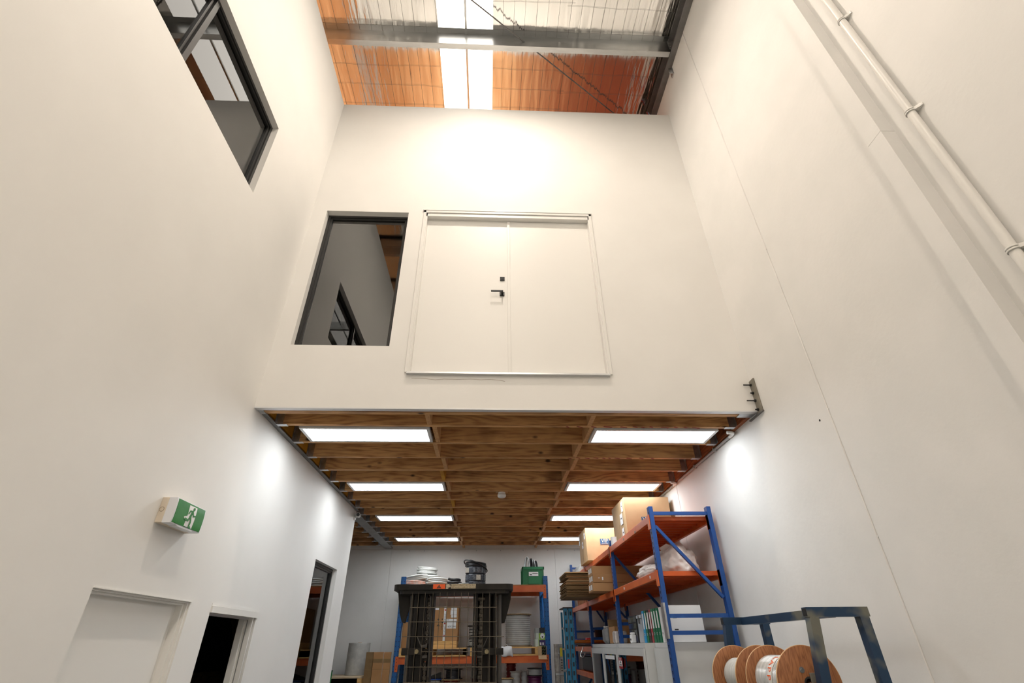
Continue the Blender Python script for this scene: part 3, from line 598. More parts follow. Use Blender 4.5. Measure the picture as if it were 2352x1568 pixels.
# ================================================================== REAR PALLET RACK
YR = 10.5; YB = 11.36
rk = thing('pallet_rack', 'blue and orange pallet rack standing against the rear wall behind the mast', 'rack', (-.28, YR, 0))
XU = (-1.655, 1.105)    # inner reference of the uprights (outer edges about .045 further)
def upright(x, y, top, w=.09, d=.07, mat=rblue):
    mb = MB().box(x-w/2, x+w/2, y, y+.004, 0, top).box(x-w/2, x-w/2+.004, y, y+d, 0, top).box(x+w/2-.004, x+w/2, y, y+d, 0, top).box(x-.006, x+.006, y-.006, y, 0, top)
    o = mb.build('upright', mat, rk); h = MB(); z = 1.0
    while z < top-.03:
        for s in (-.026, .026):
            h.cyl((x+s, y-.0012, z), (x+s, y+.001, z), .0075, 6)
        z += .076
    tag(h.build('upright_slots', M['dark'], o), kind='stuff')
for x in XU:
    upright(x, YR, 2.985)
    upright(x, YB, 2.985)
    for z0_, z1_ in ((.3, 1.1), (1.1, 1.9), (1.9, 2.7)): MB().bar((x, YR+.06, z0_), (x, YB, z1_), .03, .02).build('frame_brace', rblue, rk)
    for z in (.3, 2.7): MB().bar((x, YR+.06, z), (x, YB, z), .03, .02).build('frame_brace', rblue, rk)
for zt_ in (2.815, 1.672, .95):
    for y, s in ((YR-.012, 1), (YB+.03, 1)):
        MB().box(XU[0]+.05, XU[1]-.05, y, y+.045, zt_-.11, zt_).box(XU[0]+.05, XU[1]-.05, y-.004, y, zt_-.085, zt_-.03).build('beam', orange, rk)
        for x, e in ((XU[0], 1), (XU[1], -1)):
            o = MB().box(x-.005 if e > 0 else x-.05, x+.05 if e > 0 else x+.005, y-.006, y, zt_-.22, zt_+.01).build('beam_connector', orange, rk)
            h = MB()
            for k in range(4): h.cyl((x+e*.022, y-.008, zt_-.03-.05*k), (x+e*.022, y-.005, zt_-.03-.05*k), .007, 6)
            tag(h.build('connector_slots', M['dark'], o), kind='stuff')
for zt_ in (2.815, .95):
    n = 6; w = (XU[1]-XU[0]-.02)/n
    for k in range(n): MB().box(XU[0]+.01+k*w+.002, XU[0]+.01+(k+1)*w-.002, YR-.005, YB+.06, zt_, zt_+.018).build('deck_board', M['ply'], rk)
ZT = 2.834; ZM = 1.673; ZLs = .969

# ---- coils
def coil(name, label, c, R, r, turns, layers, mat, tilt=(0, 0), seed=0, group=None, cat='cable', thin=None):
    rnd = random.Random(seed); t = thing(name, label, cat, c, group); c = Vector(c); T = Matrix.Rotation(tilt[0], 3, 'X') @ Matrix.Rotation(tilt[1], 3, 'Y')
    k = 0
    for L in range(layers):
        for j in range(turns):
            n = 28; ph = rnd.random()*6; e = rnd.uniform(-.4, .4)*r; pts = []
            rad = R-j*r*1.9+rnd.uniform(-.5, .5)*r
            for i in range(n):
                u = 2*math.pi*i/n; pts.append(c+T @ Vector((math.cos(u)*(rad+e*math.sin(2*u+ph)), math.sin(u)*(rad+e*math.cos(2*u+ph)), r+L*r*1.75+.35*r*math.sin(u+ph))))
            MB().tube(pts, r, 8, True).build('loop', mat, t); k += 1
    return t
cw1 = base('white_cable', lin((206, 207, 203)), .4); cw2 = base('grey_cable', lin((178, 180, 180)), .4); cpk = mottled('pink_cable', lin((222, 160, 138)), lin((205, 190, 180)), 30, .4); cbk = base('black_cable', (.018, .018, .02), .35)
Yc = 10.85
def pos(x, y, Y): return S(x, y, Y)
c = pos(352, 478, 10.72); coil('cable_coil', 'pale pink cable coil at the left end of the rack top', (c.x, 10.72, ZT), .19, .017, 3, 3, cpk, seed=1)
c = pos(600, 478, Yc-.1); coil('cable_coil', 'white cable coil in front beside the black hose on the rack top', (c.x, 10.72, ZT), .185, .019, 3, 4, cw1, seed=2)
c = pos(378, 430, 10.72); coil('cable_coil', 'white cable coil lying tilted on the pink coil', (c.x, 10.74, ZT+.105), .19, .017, 3, 3, cw1, (.06, -.14), 3)
c = pos(520, 420, Yc+.25); coil('cable_coil', 'white cable coil in the middle of the tall white pile', (c.x-.02, 11.15, ZT), .20, .019, 3, 7, cw1, (0, .02), 4)
c = pos(478, 340, Yc+.25); coil('cable_coil', 'topmost white cable coil of the tall pile on the rack top', (c.x, 11.15, ZT+.262), .19, .019, 3, 4, cw1, (.05, .05), 5)
c = pos(340, 400, Yc+.3); coil('cable_coil', 'white cable coil at the back left of the pile on the rack top', (c.x-.02, 11.16, ZT), .10, .02, 2, 6, cw1, (.0, -.03), 6)
c = pos(885, 470, 10.61); coil('cable_coil', 'flat grey cable coil lying before the wrapped black drums', (c.x, 10.61, ZT), .10, .010, 3, 2, cw2, seed=7)
# black hose bundle
t = thing('hose_bundle', 'short bundle of thick black hose between the white coils and the wrapped drums', 'hose', (pos(775, 475, Yc).x, Yc, ZT))
hc = pos(775, 475, Yc); rh = random.Random(4)
for i, (dy, dz, a0, L) in enumerate(((-.10, 0, .05, .30), (-.05, 0, -.10, .29), (0, 0, .12, .31), (.05, 0, -.05, .28), (-.075, .037, -.16, .28), (-.02, .037, .14, .30), (.03, .037, -.22, .26), (-.04, .076, .25, .24), (0, .078, -.35, .22))):
    c = Vector((hc.x+rh.uniform(-.012, .012), Yc-.02+dy, ZT+.024+dz*1.28)); d = Vector((math.cos(a0), math.sin(a0)*.6, 0)); up = Vector((0, 0, 1))
    pts = [c-d*L/2+up*(.02 if i > 6 else 0), c-d*L/4+up*.004, c, c+d*L/4+up*.006, c+d*L*.42+up*.004+Vector((0, .02, 0)), c+d*L*.5+up*(-.002)+Vector((0, .045, 0))]
    MB().tube(pts, .024, 10).build('hose', rubber, t)
# three shrink wrapped drums and a black coil on top
wrapm = mottled('wrapped_black_cable', (.03, .034, .045), (.13, .14, .16), 26, .18, stretch=(1, 1, 5), lo=.4, hi=.75)
cx_ = pos(1013, 470, Yc); zz_ = ZT
for i, (h_, lb) in enumerate(((.085, 'lowest clear wrapped black cable drum of the stack on the rack top'), (.135, 'middle wrapped black cable drum with a paper label in the stack'), (.135, 'upper wrapped black cable drum of the stack under the loose black coil'))):
    t = thing('wrapped_cable_drum', lb, 'cable drum', (cx_.x, Yc, zz_)); R = .205
    prof = [(.06, 0), (R-.012, 0)]+[(R+(.004 if k % 2 else 0), h_*(k+.5)/9) for k in range(9)]+[(R-.012, h_-.002), (.06, h_-.002)]
    MB().lathe((cx_.x, Yc, zz_), (cx_.x, Yc, zz_+1), prof, 40).build('winding', wrapm, t)
    if i > 0: MB().box(cx_.x+(.02 if i == 1 else -.20), cx_.x+(.105 if i == 1 else -.13), Yc-R-(.008 if i == 1 else -.045), Yc-R+(.06 if i == 1 else .14), zz_+.02, zz_+.11).build('paper_label', mottled('old_label', lin((205, 200, 188)), lin((180, 172, 158)), 50, .6), t)
    zz_ += h_
coil('cable_coil', 'loose black cable coil draped on top of the wrapped drums', (cx_.x, Yc, zz_), .20, .016, 3, 3, cbk, (.03, .06), 11)
t = bpy.data.objects['cable_coil.007'] if 'cable_coil.007' in bpy.data.objects else None
if t:
    cc = Vector((cx_.x, Yc, zz_)); pts = [cc+Vector((math.cos(u)*.235-.005, math.sin(u)*.225, .02+.10*math.cos(u*1.0+2.6))) for u in [2*math.pi*i/40 for i in range(40)]]
    MB().tube(pts, .014, 8, True).build('stray_loop', cbk, t)
# green crate with cables
p, q = pos(1528, 485, 10.62), pos(1765, 292, 10.62)
gx0, gx1, gz1 = p.x, q.x, q.z; gm = base('green_crate_plastic', lin((18, 112, 66)), .4); gy0, gy1 = 10.60, 11.10
t = thing('green_crate', 'green plastic crate at the right end of the rack top', 'crate', ((gx0+gx1)/2, 10.85, ZT))
MB().box(gx0+.01, gx1-.01, gy0+.012, gy0+.02, ZT, gz1).box(gx0+.01, gx1-.01, gy1-.02, gy1-.012, ZT, gz1).box(gx0+.01, gx0+.018, gy0+.012, gy1-.012, ZT, gz1).box(gx1-.018, gx1-.01, gy0+.012, gy1-.012, ZT, gz1).box(gx0+.01, gx1-.01, gy0+.012, gy1-.012, ZT, ZT+.01).build('tub', gm, t)
MB().box(gx0, gx1, gy0, gy0+.02, gz1-.05, gz1).box(gx0, gx1, gy1-.02, gy1, gz1-.05, gz1).box(gx0, gx0+.02, gy0, gy1, gz1-.05, gz1).box(gx1-.02, gx1, gy0, gy1, gz1-.05, gz1).build('rim', gm, t)
for k in range(5):
    x = gx0+.012+(gx1-gx0-.04)*k/4; MB().box(x, x+.014, gy0+.002, gy0+.012, ZT+.01 if k in (0, 4) else ZT+.18, gz1-.05).build('rib', gm, t)
    y = gy0+.03+(gy1-gy0-.08)*k/4; MB().box(gx0+.001, gx0+.01, y, y+.014, ZT+.01, gz1-.05).build('rib', gm, t)
MB().box(gx0+.12, gx1-.11, gy0-.002, gy0+.012, ZT+.02, ZT+.16).build('front_panel', gm, t)
p, q = pos(1600, 393, 10.60), pos(1703, 348, 10.60)
MB().box(p.x, q.x, gy0-.006, gy0-.003, p.z, q.z).build('label', label_w, t); MB().box(p.x+.02, p.x+.06, gy0-.0068, gy0-.006, p.z+.012, p.z+.03).box(p.x+.07, q.x-.01, gy0-.0068, gy0-.006, p.z+.042, p.z+.05).build('label_print', ink, t)
for i, (x, hgt, w, mt, lb) in enumerate(((1575, 180, .075, cw2, 'thick grey cable loop standing up in the green crate'), (1625, 195, .04, cbk, 'black cable loop standing up in the green crate'), (1650, 205, .05, cw2, 'thin grey cable loop in the middle of the green crate'), (1678, 215, .05, cbk, 'short dark cable loop at the right of the green crate'))):
    c = pos(x, hgt, 10.80); t = thing('cable_loop', lb, 'cable', (c.x, 10.80+.03*i, ZT+.015))
    for k in range(4):
        pts = [(c.x+(w-.008*k)*math.cos(u)*.9+.006*k*(-1)**i, 10.80+.03*i+.022*(k-1.5), ZT+.13+(c.z-ZT-.14)*math.sin(u)*(1 if math.sin(u) > 0 else .32)) for u in [2*math.pi*j/26 for j in range(26)]]
        MB().tube(pts, .011 if i == 0 else .008, 7, True).build('loop', mt, t)

# ---- pallets and what stands on the middle beams
def pallet(label, x0, x1, y0, y1, z):
    t = thing('pallet', label, 'pallet', ((x0+x1)/2, (y0+y1)/2, z), 'pallets on the rear rack')
    h = .135
    for y in (y0, (y0+y1)/2-.05, y1-.10): MB().box(x0, x1, y, y+.10, z, z+.02).build('bottom_board', pinew, t)
    for x in (x0, (x0+x1)/2-.03 if x1-x0 > 1.1 else x1-.05, x1-.05):
        MB().box(x, x+.05, y0, y1, z+.02, z+h-.02).build('bearer', pinew, t)
    n = 7
    for k in range(n):
        y = y0+(y1-y0-.09)*k/(n-1); MB().box(x0, x1, y, y+.09, z+h-.02, z+h).build('top_board', pinew, t)
    return z+h
p, q, r_ = pos(512, 1285, YR-.06), pos(905, 1285, YR-.06), pos(137, 1285, YR-.06)
zp = pallet('pine pallet under the tall printed carton on the rear rack', p.x, q.x, YR-.06, YR+.84, ZM)
pallet('pine pallet at the left end of the rack behind the mast', XU[0]+.052, p.x-.03, YR-.05, YR+.84, ZM)
p2, q2 = pos(955, 1260, YR-.03), pos(1700, 1260, YR-.03)
zp2 = pallet('wide pine pallet under the grey cable reels on the rear rack', p2.x, q2.x, YR-.03, YR+.84, ZM)
# wooden plinth + printed carton
p, q = pos(527, 1172, YR), pos(808, 1108, YR)
t = thing('timber_plinth', 'pale timber box base under the printed carton', 'crate', ((p.x+q.x)/2, YR+.3, zp))
for k in range(2):
    zz = zp+(.105)*k/2; MB().cbox(p.x, q.x, YR, YR+.55, zz+.001, zz+.0515, .002).build('plank', pinew, t)
zc0 = zp+.105; xa, xb = pos(535, 1100, YR+.01).x, pos(815, 1100, YR+.01).x; zc1 = pos(700, 732, YR+.01).z
t = thing('printed_carton', 'tall brown carton with white tape and shipping labels behind the mast', 'carton', ((xa+xb)/2, YR+.3, zc0))
MB().cbox(xa, xb, YR+.01, YR+.54, zc0, zc1, .004).build('box', card2, t)
yk = YR+.0085
def cl_(name, x0, x1, y0, y1, mat, d=0):
    p, q = pos(x0, y1, YR+.01), pos(x1, y0, YR+.01); return MB().box(p.x, q.x, yk-d-.0006, yk-d+.002, p.z, q.z).build(name, mat, t)
xt = (pos(670, 900, YR+.01).x+pos(685, 900, YR+.01).x)/2
MB().box(xt-.024, xt+.024, yk-.0006, yk+.002, zc0, zc1+.002).build('tape', label_w, t)
redm = base('tape_red', lin((190, 40, 40)), .5)
for f_ in (.90, .50, .14): MB().box(xt-.012, xt+.012, yk-.0014, yk, zc0+(zc1-zc0)*f_-.012, zc0+(zc1-zc0)*f_+.014).build('tape_mark', redm, t)
for f_ in (.62, .26): letters('IMPORTANT', .032, frame_M((xt, yk-.0008, zc0+(zc1-zc0)*f_+.01), (0, 0, 1), (-1, 0, 0)), ink, 'tape_lettering', t)
cl_('label', 565, 617, 742, 765, label_w); cl_('label', 748, 812, 742, 766, label_w); cl_('label', 740, 810, 768, 820, label_w); cl_('label', 745, 808, 822, 850, label_w)
cl_('label', 695, 808, 864, 892, label_w); cl_('label', 695, 802, 898, 970, label_w); cl_('label_print', 700, 725, 874, 880, ink, .0008)
c = pos(750, 950, YR+.01); letters('16002341', .045, frame_M((c.x, yk-.0012, c.z), (1, 0, 0), (0, 0, 1)), ink, 'label_number', t)
for x, y, r_ in ((607, 872, .016), (650, 868, .011), (650, 905, .012)):
    c = pos(x, y, YR+.01); MB().cyl((c.x, yk+.001, c.z), (c.x, yk-.0008, c.z), r_, 10).build('care_symbol', ink, t)
c = pos(605, 935, YR+.01); MB().prism([(c.x-.028, yk, c.z-.014), (c.x+.028, yk, c.z-.014), (c.x, yk, c.z+.022)], (0, -.0008, 0)).build('care_symbol', ink, t)
c = pos(645, 955, YR+.01); letters('GMO', .04, frame_M((c.x, yk-.0006, c.z), (0, 0, 1), (-1, 0, 0)), ink, 'print', t)
# carton at the left end
p, q = pos(175, 1180, YR+.1), pos(330, 900, YR+.1)
t = thing('brown_carton', 'plain brown carton at the left end of the rack behind the mast post', 'carton', ((p.x+q.x)/2, YR+.35, ZM+.135))
MB().cbox(p.x+.03, q.x, YR+.1, YR+.6, ZM+.135, q.z, .004).build('box', card2, t); MB().box(p.x+.03, q.x, YR+.33, YR+.38, q.z-.001, q.z+.001).build('tape', card, t)
# reels
def reel(name, label, c, axis, Rf, Rw, width, wm, fm, group=None, ft=.02, ridges=9, hub=.03, cat='cable reel'):
    c = Vector(c); ax = Vector(axis).normalized(); basep = c.copy(); basep.z = c.z-(Rf if abs(ax.z) < .5 else width/2)
    t = thing(name, label, cat, basep, group); a_ = c-ax*width/2; b2 = c+ax*width/2
    for p_, s in ((a_, 1), (b2, -1)):
        e = p_+ax*s*ft; MB().lathe(p_, e, [(hub, 0), (Rf-.003, 0), (Rf, .003), (Rf, ft-.003), (Rf-.003, ft), (hub, ft), (hub, 0)], 48).build('flange', fm, t)
    L = width-2*ft; prof = [(hub, 0)]
    for k in range(ridges):
        dp = min(.009, .45*L/ridges*.6); prof += [(Rw-dp, L*k/ridges), (Rw-.001, L*(k+.22)/ridges), (Rw+.002, L*(k+.5)/ridges), (Rw-.001, L*(k+.78)/ridges)]
    prof += [(Rw-.006, L), (hub, L)]
    MB().lathe(a_+ax*ft, b2-ax*ft, prof, 48).build('winding', wm, t); return t
gcab = mottled('grey_wound_cable', lin((158, 158, 154)), lin((176, 176, 172)), 6, .25)
wood_f = wood('reel_board', lin((150, 128, 98)), lin((112, 90, 64)), 'X', False)
c = pos(1480, 970, YR+.38); r0 = (pos(1615, 970, YR+.38).x-pos(1345, 970, YR+.38).x)/2
hh = pos(1480, 812, YR+.38).z-zp2
reel('cable_reel', 'large grey cable reel standing on the wide pallet', (c.x, YR+.38, zp2+hh/2), (0, 0, 1), r0+.03, r0, hh, gcab, wood_f, 'reels on the rear rack', ft=.022, ridges=15)
c = pos(1010, 1020, YR+.4); reel('cable_reel', 'dark striped cable reel half hidden behind the right mast tube', (c.x, YR+.42, zp2+.18), (0, 0, 1), .16, .12, .36, mottled('striped_cable', (.05, .05, .05), (.55, .55, .5), 14, .4, stretch=(.2, .2, 5), lo=.48, hi=.52), base('reel_black', (.03, .028, .025), .5), 'reels on the rear rack', ridges=8)
# small appliance boxes and open carton at the right
p, q = pos(1672, 1155, YR+.02), pos(1788, 1085, YR+.02)
t = thing('product_box', 'small purple and green printed box on the rack beside the right upright', 'box', ((p.x+q.x)/2, YR+.2, p.z))
MB().cbox(p.x, q.x, YR+.02, YR+.40, zp2, q.z, .003).build('carton', base('pale_green_card', lin((196, 206, 196)), .5), t)
u0 = pos(1708, 1150, YR+.02).x
MB().box(u0, q.x, YR+.0175, YR+.021, zp2+.004, q.z-.004).build('green_border', base('lime', lin((130, 175, 50)), .5), t); MB().box(u0+.012, q.x-.012, YR+.0165, YR+.018, zp2+.014, q.z-.014).build('purple_print', base('purple', lin((56, 40, 96)), .5), t)
for k in range(2): MB().box(u0+.025+k*.045, u0+.05+k*.045, YR+.0155, YR+.017, zp2+.025, zp2+.065).build('white_print', label_w, t)
zq = q.z; p, q = pos(1680, 1085, YR+.02), pos(1790, 1020, YR+.02)
t = thing('product_box', 'white and green printed box stacked on the purple printed box', 'box', ((p.x+q.x)/2, YR+.2, zq))
MB().cbox(p.x, q.x, YR+.02, YR+.36, zq, q.z, .003).build('carton', base('pale_card', lin((190, 200, 186)), .5), t); u0 = pos(1710, 1050, YR+.02).x
MB().box(u0, q.x, YR+.0175, YR+.021, zq+.003, q.z-.003).build('green_border', base('lime2', lin((140, 180, 60)), .5), t); cc = pos(1748, 1052, YR+.02); MB().cyl((cc.x, YR+.019, cc.z), (cc.x, YR+.015, cc.z), .042, 20).build('product_picture', label_w, t); MB().cyl((cc.x, YR+.016, cc.z-.015), (cc.x, YR+.013, cc.z-.015), .014, 12).build('product_detail', ink, t)
zq2 = q.z; p, q = pos(1672, 1020, YR+.05), pos(1775, 962, YR+.05)
t = thing('black_tin', 'short black topped box at the top of the stack by the right upright', 'box', ((p.x+q.x)/2, YR+.2, zq2))
MB().cbox(p.x, p.x+.075, YR+.05, YR+.3, zq2, q.z, .003).build('carton', base('grey_card', lin((150, 152, 150)), .5), t); MB().cbox(p.x+.076, q.x, YR+.05, YR+.25, zq2, q.z, .003).build('lid', rubber, t)
p, q = pos(1702, 1300, YR-.05), pos(1795, 1163, YR-.05)
t = thing('open_carton', 'small open carton holding tubes hanging at the end of the middle beam', 'carton', ((p.x+q.x)/2, YR, ZM))
MB().box(p.x, q.x, YR-.02, YR+.30, ZM, ZM+.005).box(p.x, p.x+.075, YR-.02, YR+.30, ZM, q.z).box(q.x-.005, q.x, YR-.02, YR+.3, ZM, q.z).box(p.x, q.x, YR+.29, YR+.30, ZM, q.z).build('tray', card, t)
MB().add([(p.x+.01, YR-.02, ZM+.002), (q.x-.005, YR-.02, ZM+.002), (q.x-.005, YR-.055, ZM-.06), (p.x+.01, YR-.05, ZM-.055)], [(0, 1, 2, 3)]).add([(p.x+.01, YR-.023, ZM+.001), (q.x-.005, YR-.023, ZM+.001), (q.x-.005, YR-.058, ZM-.061), (p.x+.01, YR-.053, ZM-.056)], [(3, 2, 1, 0)]).build('flap', card, t)
for i in range(2):
    for j in range(3): MB().pipe((p.x+.105+.042*i, YR-.01, ZM+.03+.05*j), (p.x+.105+.042*i, YR+.25, ZM+.03+.05*j), .02, .014, 12).build('tube', base('tube_olive', lin((90, 92, 60)), .5), t)
# white bag tag hanging on the beam
t = thing('plastic_bag', 'small white plastic bag hanging over the middle orange beam', 'bag', (pos(1360, 1280, YR-.05).x, YR-.05, pos(1360, 1280, YR-.05).z))
n = 9; P = []
for i in range(n):
    for j in range(n):
        u, v = i/(n-1), j/(n-1); w = pos(1300+120*u+(8*v-4), 1165+112*v+6*math.sin(u*7), YR-.075); P.append((w.x, YR-.04-.03*math.sin(math.pi*v)-.012*math.sin(u*9+v*4), w.z))
F = [(i*n+j, (i+1)*n+j, (i+1)*n+j+1, i*n+j+1) for i in range(n-1) for j in range(n-1)]
o = MB().add(P, F, True).build('bag_sheet', base('bag_white', (.78, .78, .79), .35), t); sm = o.modifiers.new('s', 'SOLIDIFY'); sm.thickness = .012
MB().tube([pos(1350, 1150, YR-.05), pos(1357, 1140, YR-.05), pos(1365, 1160, YR-.05)], .004, 6).build('tie', label_w, t)
# ---- lower shelf reels
blk = base('spool_black', (.025, .025, .027), .4); rdm = base('spool_red', lin((110, 26, 26)), .4); whm = base('spool_white', lin((190, 190, 186)), .4); pur = base('spool_purple', lin((88, 24, 70)), .4); tan = wood('spool_ply', lin((190, 160, 115)), lin((160, 128, 84)), 'X', False)
def lower(label, xc, ytop, R, Rw, wm, fm, Y, zbase=ZLs, rid=6, bottom=None):
    c = pos(xc, ytop, Y); z1 = c.z; z0_ = zbase if bottom is None else bottom; reel('cable_reel', label, (c.x, Y, (z0_+z1)/2), (0, 0, 1), R, Rw, z1-z0_, wm, fm, 'reels on the rear rack', ft=.014, ridges=rid, hub=.02); return z1
zt1 = lower('red wound reel with a plywood flange below the black spool', 750, 1525, .19, .15, rdm, tan, YR+.30)
lower('black cable spool stacked on the plywood flanged reel', 775, 1412, .17, .135, cbk, blk, YR+.30, rid=7, bottom=zt1)
lower('blue rimmed low spool at the left behind the mesh', 560, 1522, .15, .11, whm, base('spool_blue', lin((30, 70, 140)), .4), YR+.28)
lower('dark red cable spool at the back of the lower shelf', 1405, 1345, .11, .09, rdm, rdm, YR+.6, rid=9)
lower('plywood flanged reel at the front right behind the mast post', 1360, 1512, .13, .10, whm, tan, YR+.13)
lower('white cable spool beside the purple one on the lower shelf', 1450, 1440, .10, .085, whm, whm, YR+.32)
lower('narrow grey spool between the white and purple spools', 1548, 1430, .07, .055, cw2, whm, YR+.40)
zt2 = lower('purple cable spool at the right end of the lower shelf', 1665, 1490, .145, .125, pur, pur, YR+.32)
lower('grey cable spool stacked on the purple spool', 1665, 1402, .145, .12, cw2, blk, YR+.32, bottom=zt2)
lower('small red and white spool right of the mast tube', 1010, 1505, .09, .07, rdm, whm, YR+.35)
t = thing('cable_box', 'dark grey cable tray piece leaning on the lower shelf behind the mesh', 'tray', (pos(570, 1500, YR+.5).x, YR+.5, ZLs))
p, q = pos(490, 1500, YR+.5), pos(640, 1445, YR+.5); MB().prism([(p.x, YR+.45, ZLs), (q.x, YR+.45, ZLs), (q.x, YR+.45, q.z), (p.x, YR+.45, p.z)], (0, .1, 0)).build('tray', cbk, t)

# ================================================================== RIGHT LONGSPAN SHELVING
XA, XBk = 1.75, 2.40       # aisle side and wall side of the frames
FY = [5.44, 7.47, 9.58, 11.40]
TOPZ = [3.115, 3.115, 3.115, 3.30]
ls = thing('longspan_shelving', 'blue and orange longspan shelving along the right wall', 'shelving', (2.07, 8.4, 0))
def post(x, y, top, wx=.046, wy=.075, holes=True):
    o = MB().cbox(x, x+wx, y, y+wy, 0, top, .003).build('post', blue, ls)
    if holes:
        h = MB(); z = 1.45
        while z < top-.02:
            h.prism([(x-.0006, y+.025, z), (x-.0006, y+.050, z), (x-.0006, y+.044, z-.026), (x-.0006, y+.031, z-.026)], (.0008, 0, 0)); z += .052
        tag(h.build('post_slots', M['dark'], o), kind='stuff')
    return o
for i, y in enumerate(FY):
    post(XA, y, TOPZ[i]); post(XBk, y, TOPZ[i], holes=False)
    for z in (TOPZ[i]-.07, 2.06, 1.915, .4): MB().box(XA+.046, XBk, y+.02, y+.05, z-.018, z+.018).build('frame_tie', blue, ls)
    zd = TOPZ[i]-.20
    MB().bar((XA+.05, y+.036, zd), (XBk-.01, y+.036, 2.22), .03, .03, (0, 1, 0)).build('frame_brace', blue, ls)
    MB().bar((XBk-.01, y+.036, 1.85), (XA+.05, y+.036, .9), .03, .03, (0, 1, 0)).build('frame_brace', blue, ls)
MB().cbox(XA-.006, XA-.001, FY[0]+.004, FY[0]+.082, 1.865, 2.175, .001).box(XA-.006, XA+.012, FY[0]-.006, FY[0]+.004, 1.865, 2.175).build('splice_plate', M['zinc'], ls)
MB().box(XBk+.046, XBk+.05, FY[0], FY[0]+.07, 1.9, 2.16).build('splice_plate', M['zinc'], ls)
def bay(k, zt, deck=True):
    y0, y1 = FY[k]+.075, FY[k+1]
    for x in (XA-.006, XBk+.006):
        MB().cbox(x, x+.04, y0, y1, zt-.075, zt, .003).build('beam', orange, ls)
        for ya, yb in ((FY[k]-.004, y0+.03), (y1-.03, FY[k+1]+.079)):
            MB().box(x-.006, x+.004, ya+.02, yb-.02, zt-.145, zt+.004).build('beam_connector', orange, ls)
    n = 13; w = (y1-y0)/n
    for j in range(n):
        a = y0+j*w
        MB().box(XA+.035, XBk+.005, a+.003, a+w-.003, zt-.014, zt-.002).box(XA+.035, XBk+.005, a+.003, a+.012, zt-.045, zt-.014).box(XA+.035, XBk+.005, a+w-.012, a+w-.003, zt-.045, zt-.014).build('deck_panel', dkorange, ls)
for k in range(3): bay(k, 3.025); bay(k, 2.472)
bay(2, 1.80); bay(2, 1.42)
for y, z in ((5.72, 2.435), (6.9, 2.435)): MB().box(XA-.0075, XA-.005, y, y+.03, z-.012, z+.016).build('price_tag', label_w, ls)
for y, z in ((6.62, 2.985), (6.05, 2.965)): MB().box(XA-.0075, XA-.005, y, y+.05, z-.014, z+.012).build('sticker', M['plate'], ls)

# ---- big VIP cartons on the top shelf
def vip(label, x0, x1, y0, y1, z0, z1, lx0, lx1, lz0, lz1, stickers):
    t = thing('vip_carton', label, 'carton', ((x0+x1)/2, (y0+y1)/2, z0), 'large cartons on the top shelf')
    bm = bmesh.new(); bmesh.ops.create_cube(bm, size=1); bmesh.ops.subdivide_edges(bm, edges=bm.edges[:], cuts=5, use_grid_fill=True)
    for q in bm.verts:
        bul = 1+.0*q.co.z; n_ = noise.noise(Vector((q.co.x*2+x0, q.co.y*2, q.co.z*2)))*.006
        q.co = Vector(((x0+x1)/2+q.co.x*(x1-x0)+(n_ if abs(q.co.x) > .49 else 0), (y0+y1)/2+q.co.y*(y1-y0)-(0 if abs(q.co.y) < .49 else abs(n_)), (z0+z1)/2+q.co.z*(z1-z0)+(n_ if q.co.z > .49 else 0)))
    MB().bm(bm).build('box', card, t)
    MB().box(x0-.002, x1, (y0+y1)/2-.004, (y0+y1)/2+.004, z1, z1+.006).build('top_seam', cardd, t)
    MB().box(x0-.0055, x0-.004, (y0+y1)/2-.002, (y0+y1)/2+.002, z0+.02, z0+.22).build('side_seam', cardd, t)
    yf = y0-.0075
    MB().box(lx0, lx1, yf, yf+.001, lz0, lz1).build('logo_panel', vipb, t); cream = base('logo_cream', lin((222, 200, 168)), .7)
    letters('VIP', (lz1-lz0)*.92, frame_M(((lx0+lx1)/2, yf-.0006, lz0+(lz1-lz0)*.60), (1, 0, 0), (0, 0, 1)), cream, 'logo_letters', t)
    letters('PACKAGING', (lz1-lz0)*.20, frame_M(((lx0+lx1)/2, yf-.0006, lz0+(lz1-lz0)*.14), (1, 0, 0), (0, 0, 1)), cream, 'logo_small_letters', t)
    for (a, b_, c, d) in stickers:
        MB().box(x0-.0075, x0-.006, a, b_, c, d).build('shipping_label', label_w, t); MB().box(x0-.0082, x0-.0074, a+.25*(b_-a), b_-.25*(b_-a), c+.5*(d-c), c+.62*(d-c)).build('label_print', grey_ink, t)
vip('nearer large carton on the top shelf printed with a blue VIP logo', 1.826, 2.445, 6.70, 7.44, 3.028, 3.535, 2.035, 2.175, 3.185, 3.275, [(6.78, 6.87, 3.37, 3.50), (6.85, 6.98, 3.22, 3.36), (6.84, 6.95, 3.04, 3.17)])
vip('farther large carton overhanging the top shelf with a blue VIP logo', 1.655, 2.27, 8.79, 9.50, 3.028, 3.545, 1.895, 2.05, 3.275, 3.368, [(8.85, 8.95, 3.38, 3.48), (9.36, 9.46, 3.36, 3.50), (9.06, 9.17, 3.26, 3.37)])
t = thing('grey_pallet_wrap', 'grey wrapped stack behind the farther carton on the top shelf', 'box', (2.0, 10.9, 3.028)); MB().cbox(1.80, 2.3, 10.1, 11.3, 3.028, 3.13, .01).cbox(1.82, 2.28, 10.15, 11.25, 3.13, 3.20, .01).build('wrapped_stack', mottled('grey_wrap', lin((190, 190, 186)), lin((170, 170, 168)), 8, .3), t)
RP = at(1412, 1243, z=3.085)
t = thing('white_roll', 'small white roll standing between the two large cartons', 'roll', (RP.x, RP.y, 3.028)); MB().cyl((RP.x, RP.y, 3.028), (RP.x, RP.y, 3.14), .055, 18).cyl((RP.x, RP.y, 3.14), (RP.x, RP.y, 3.142), .02, 12).build('roll', label_w, t)

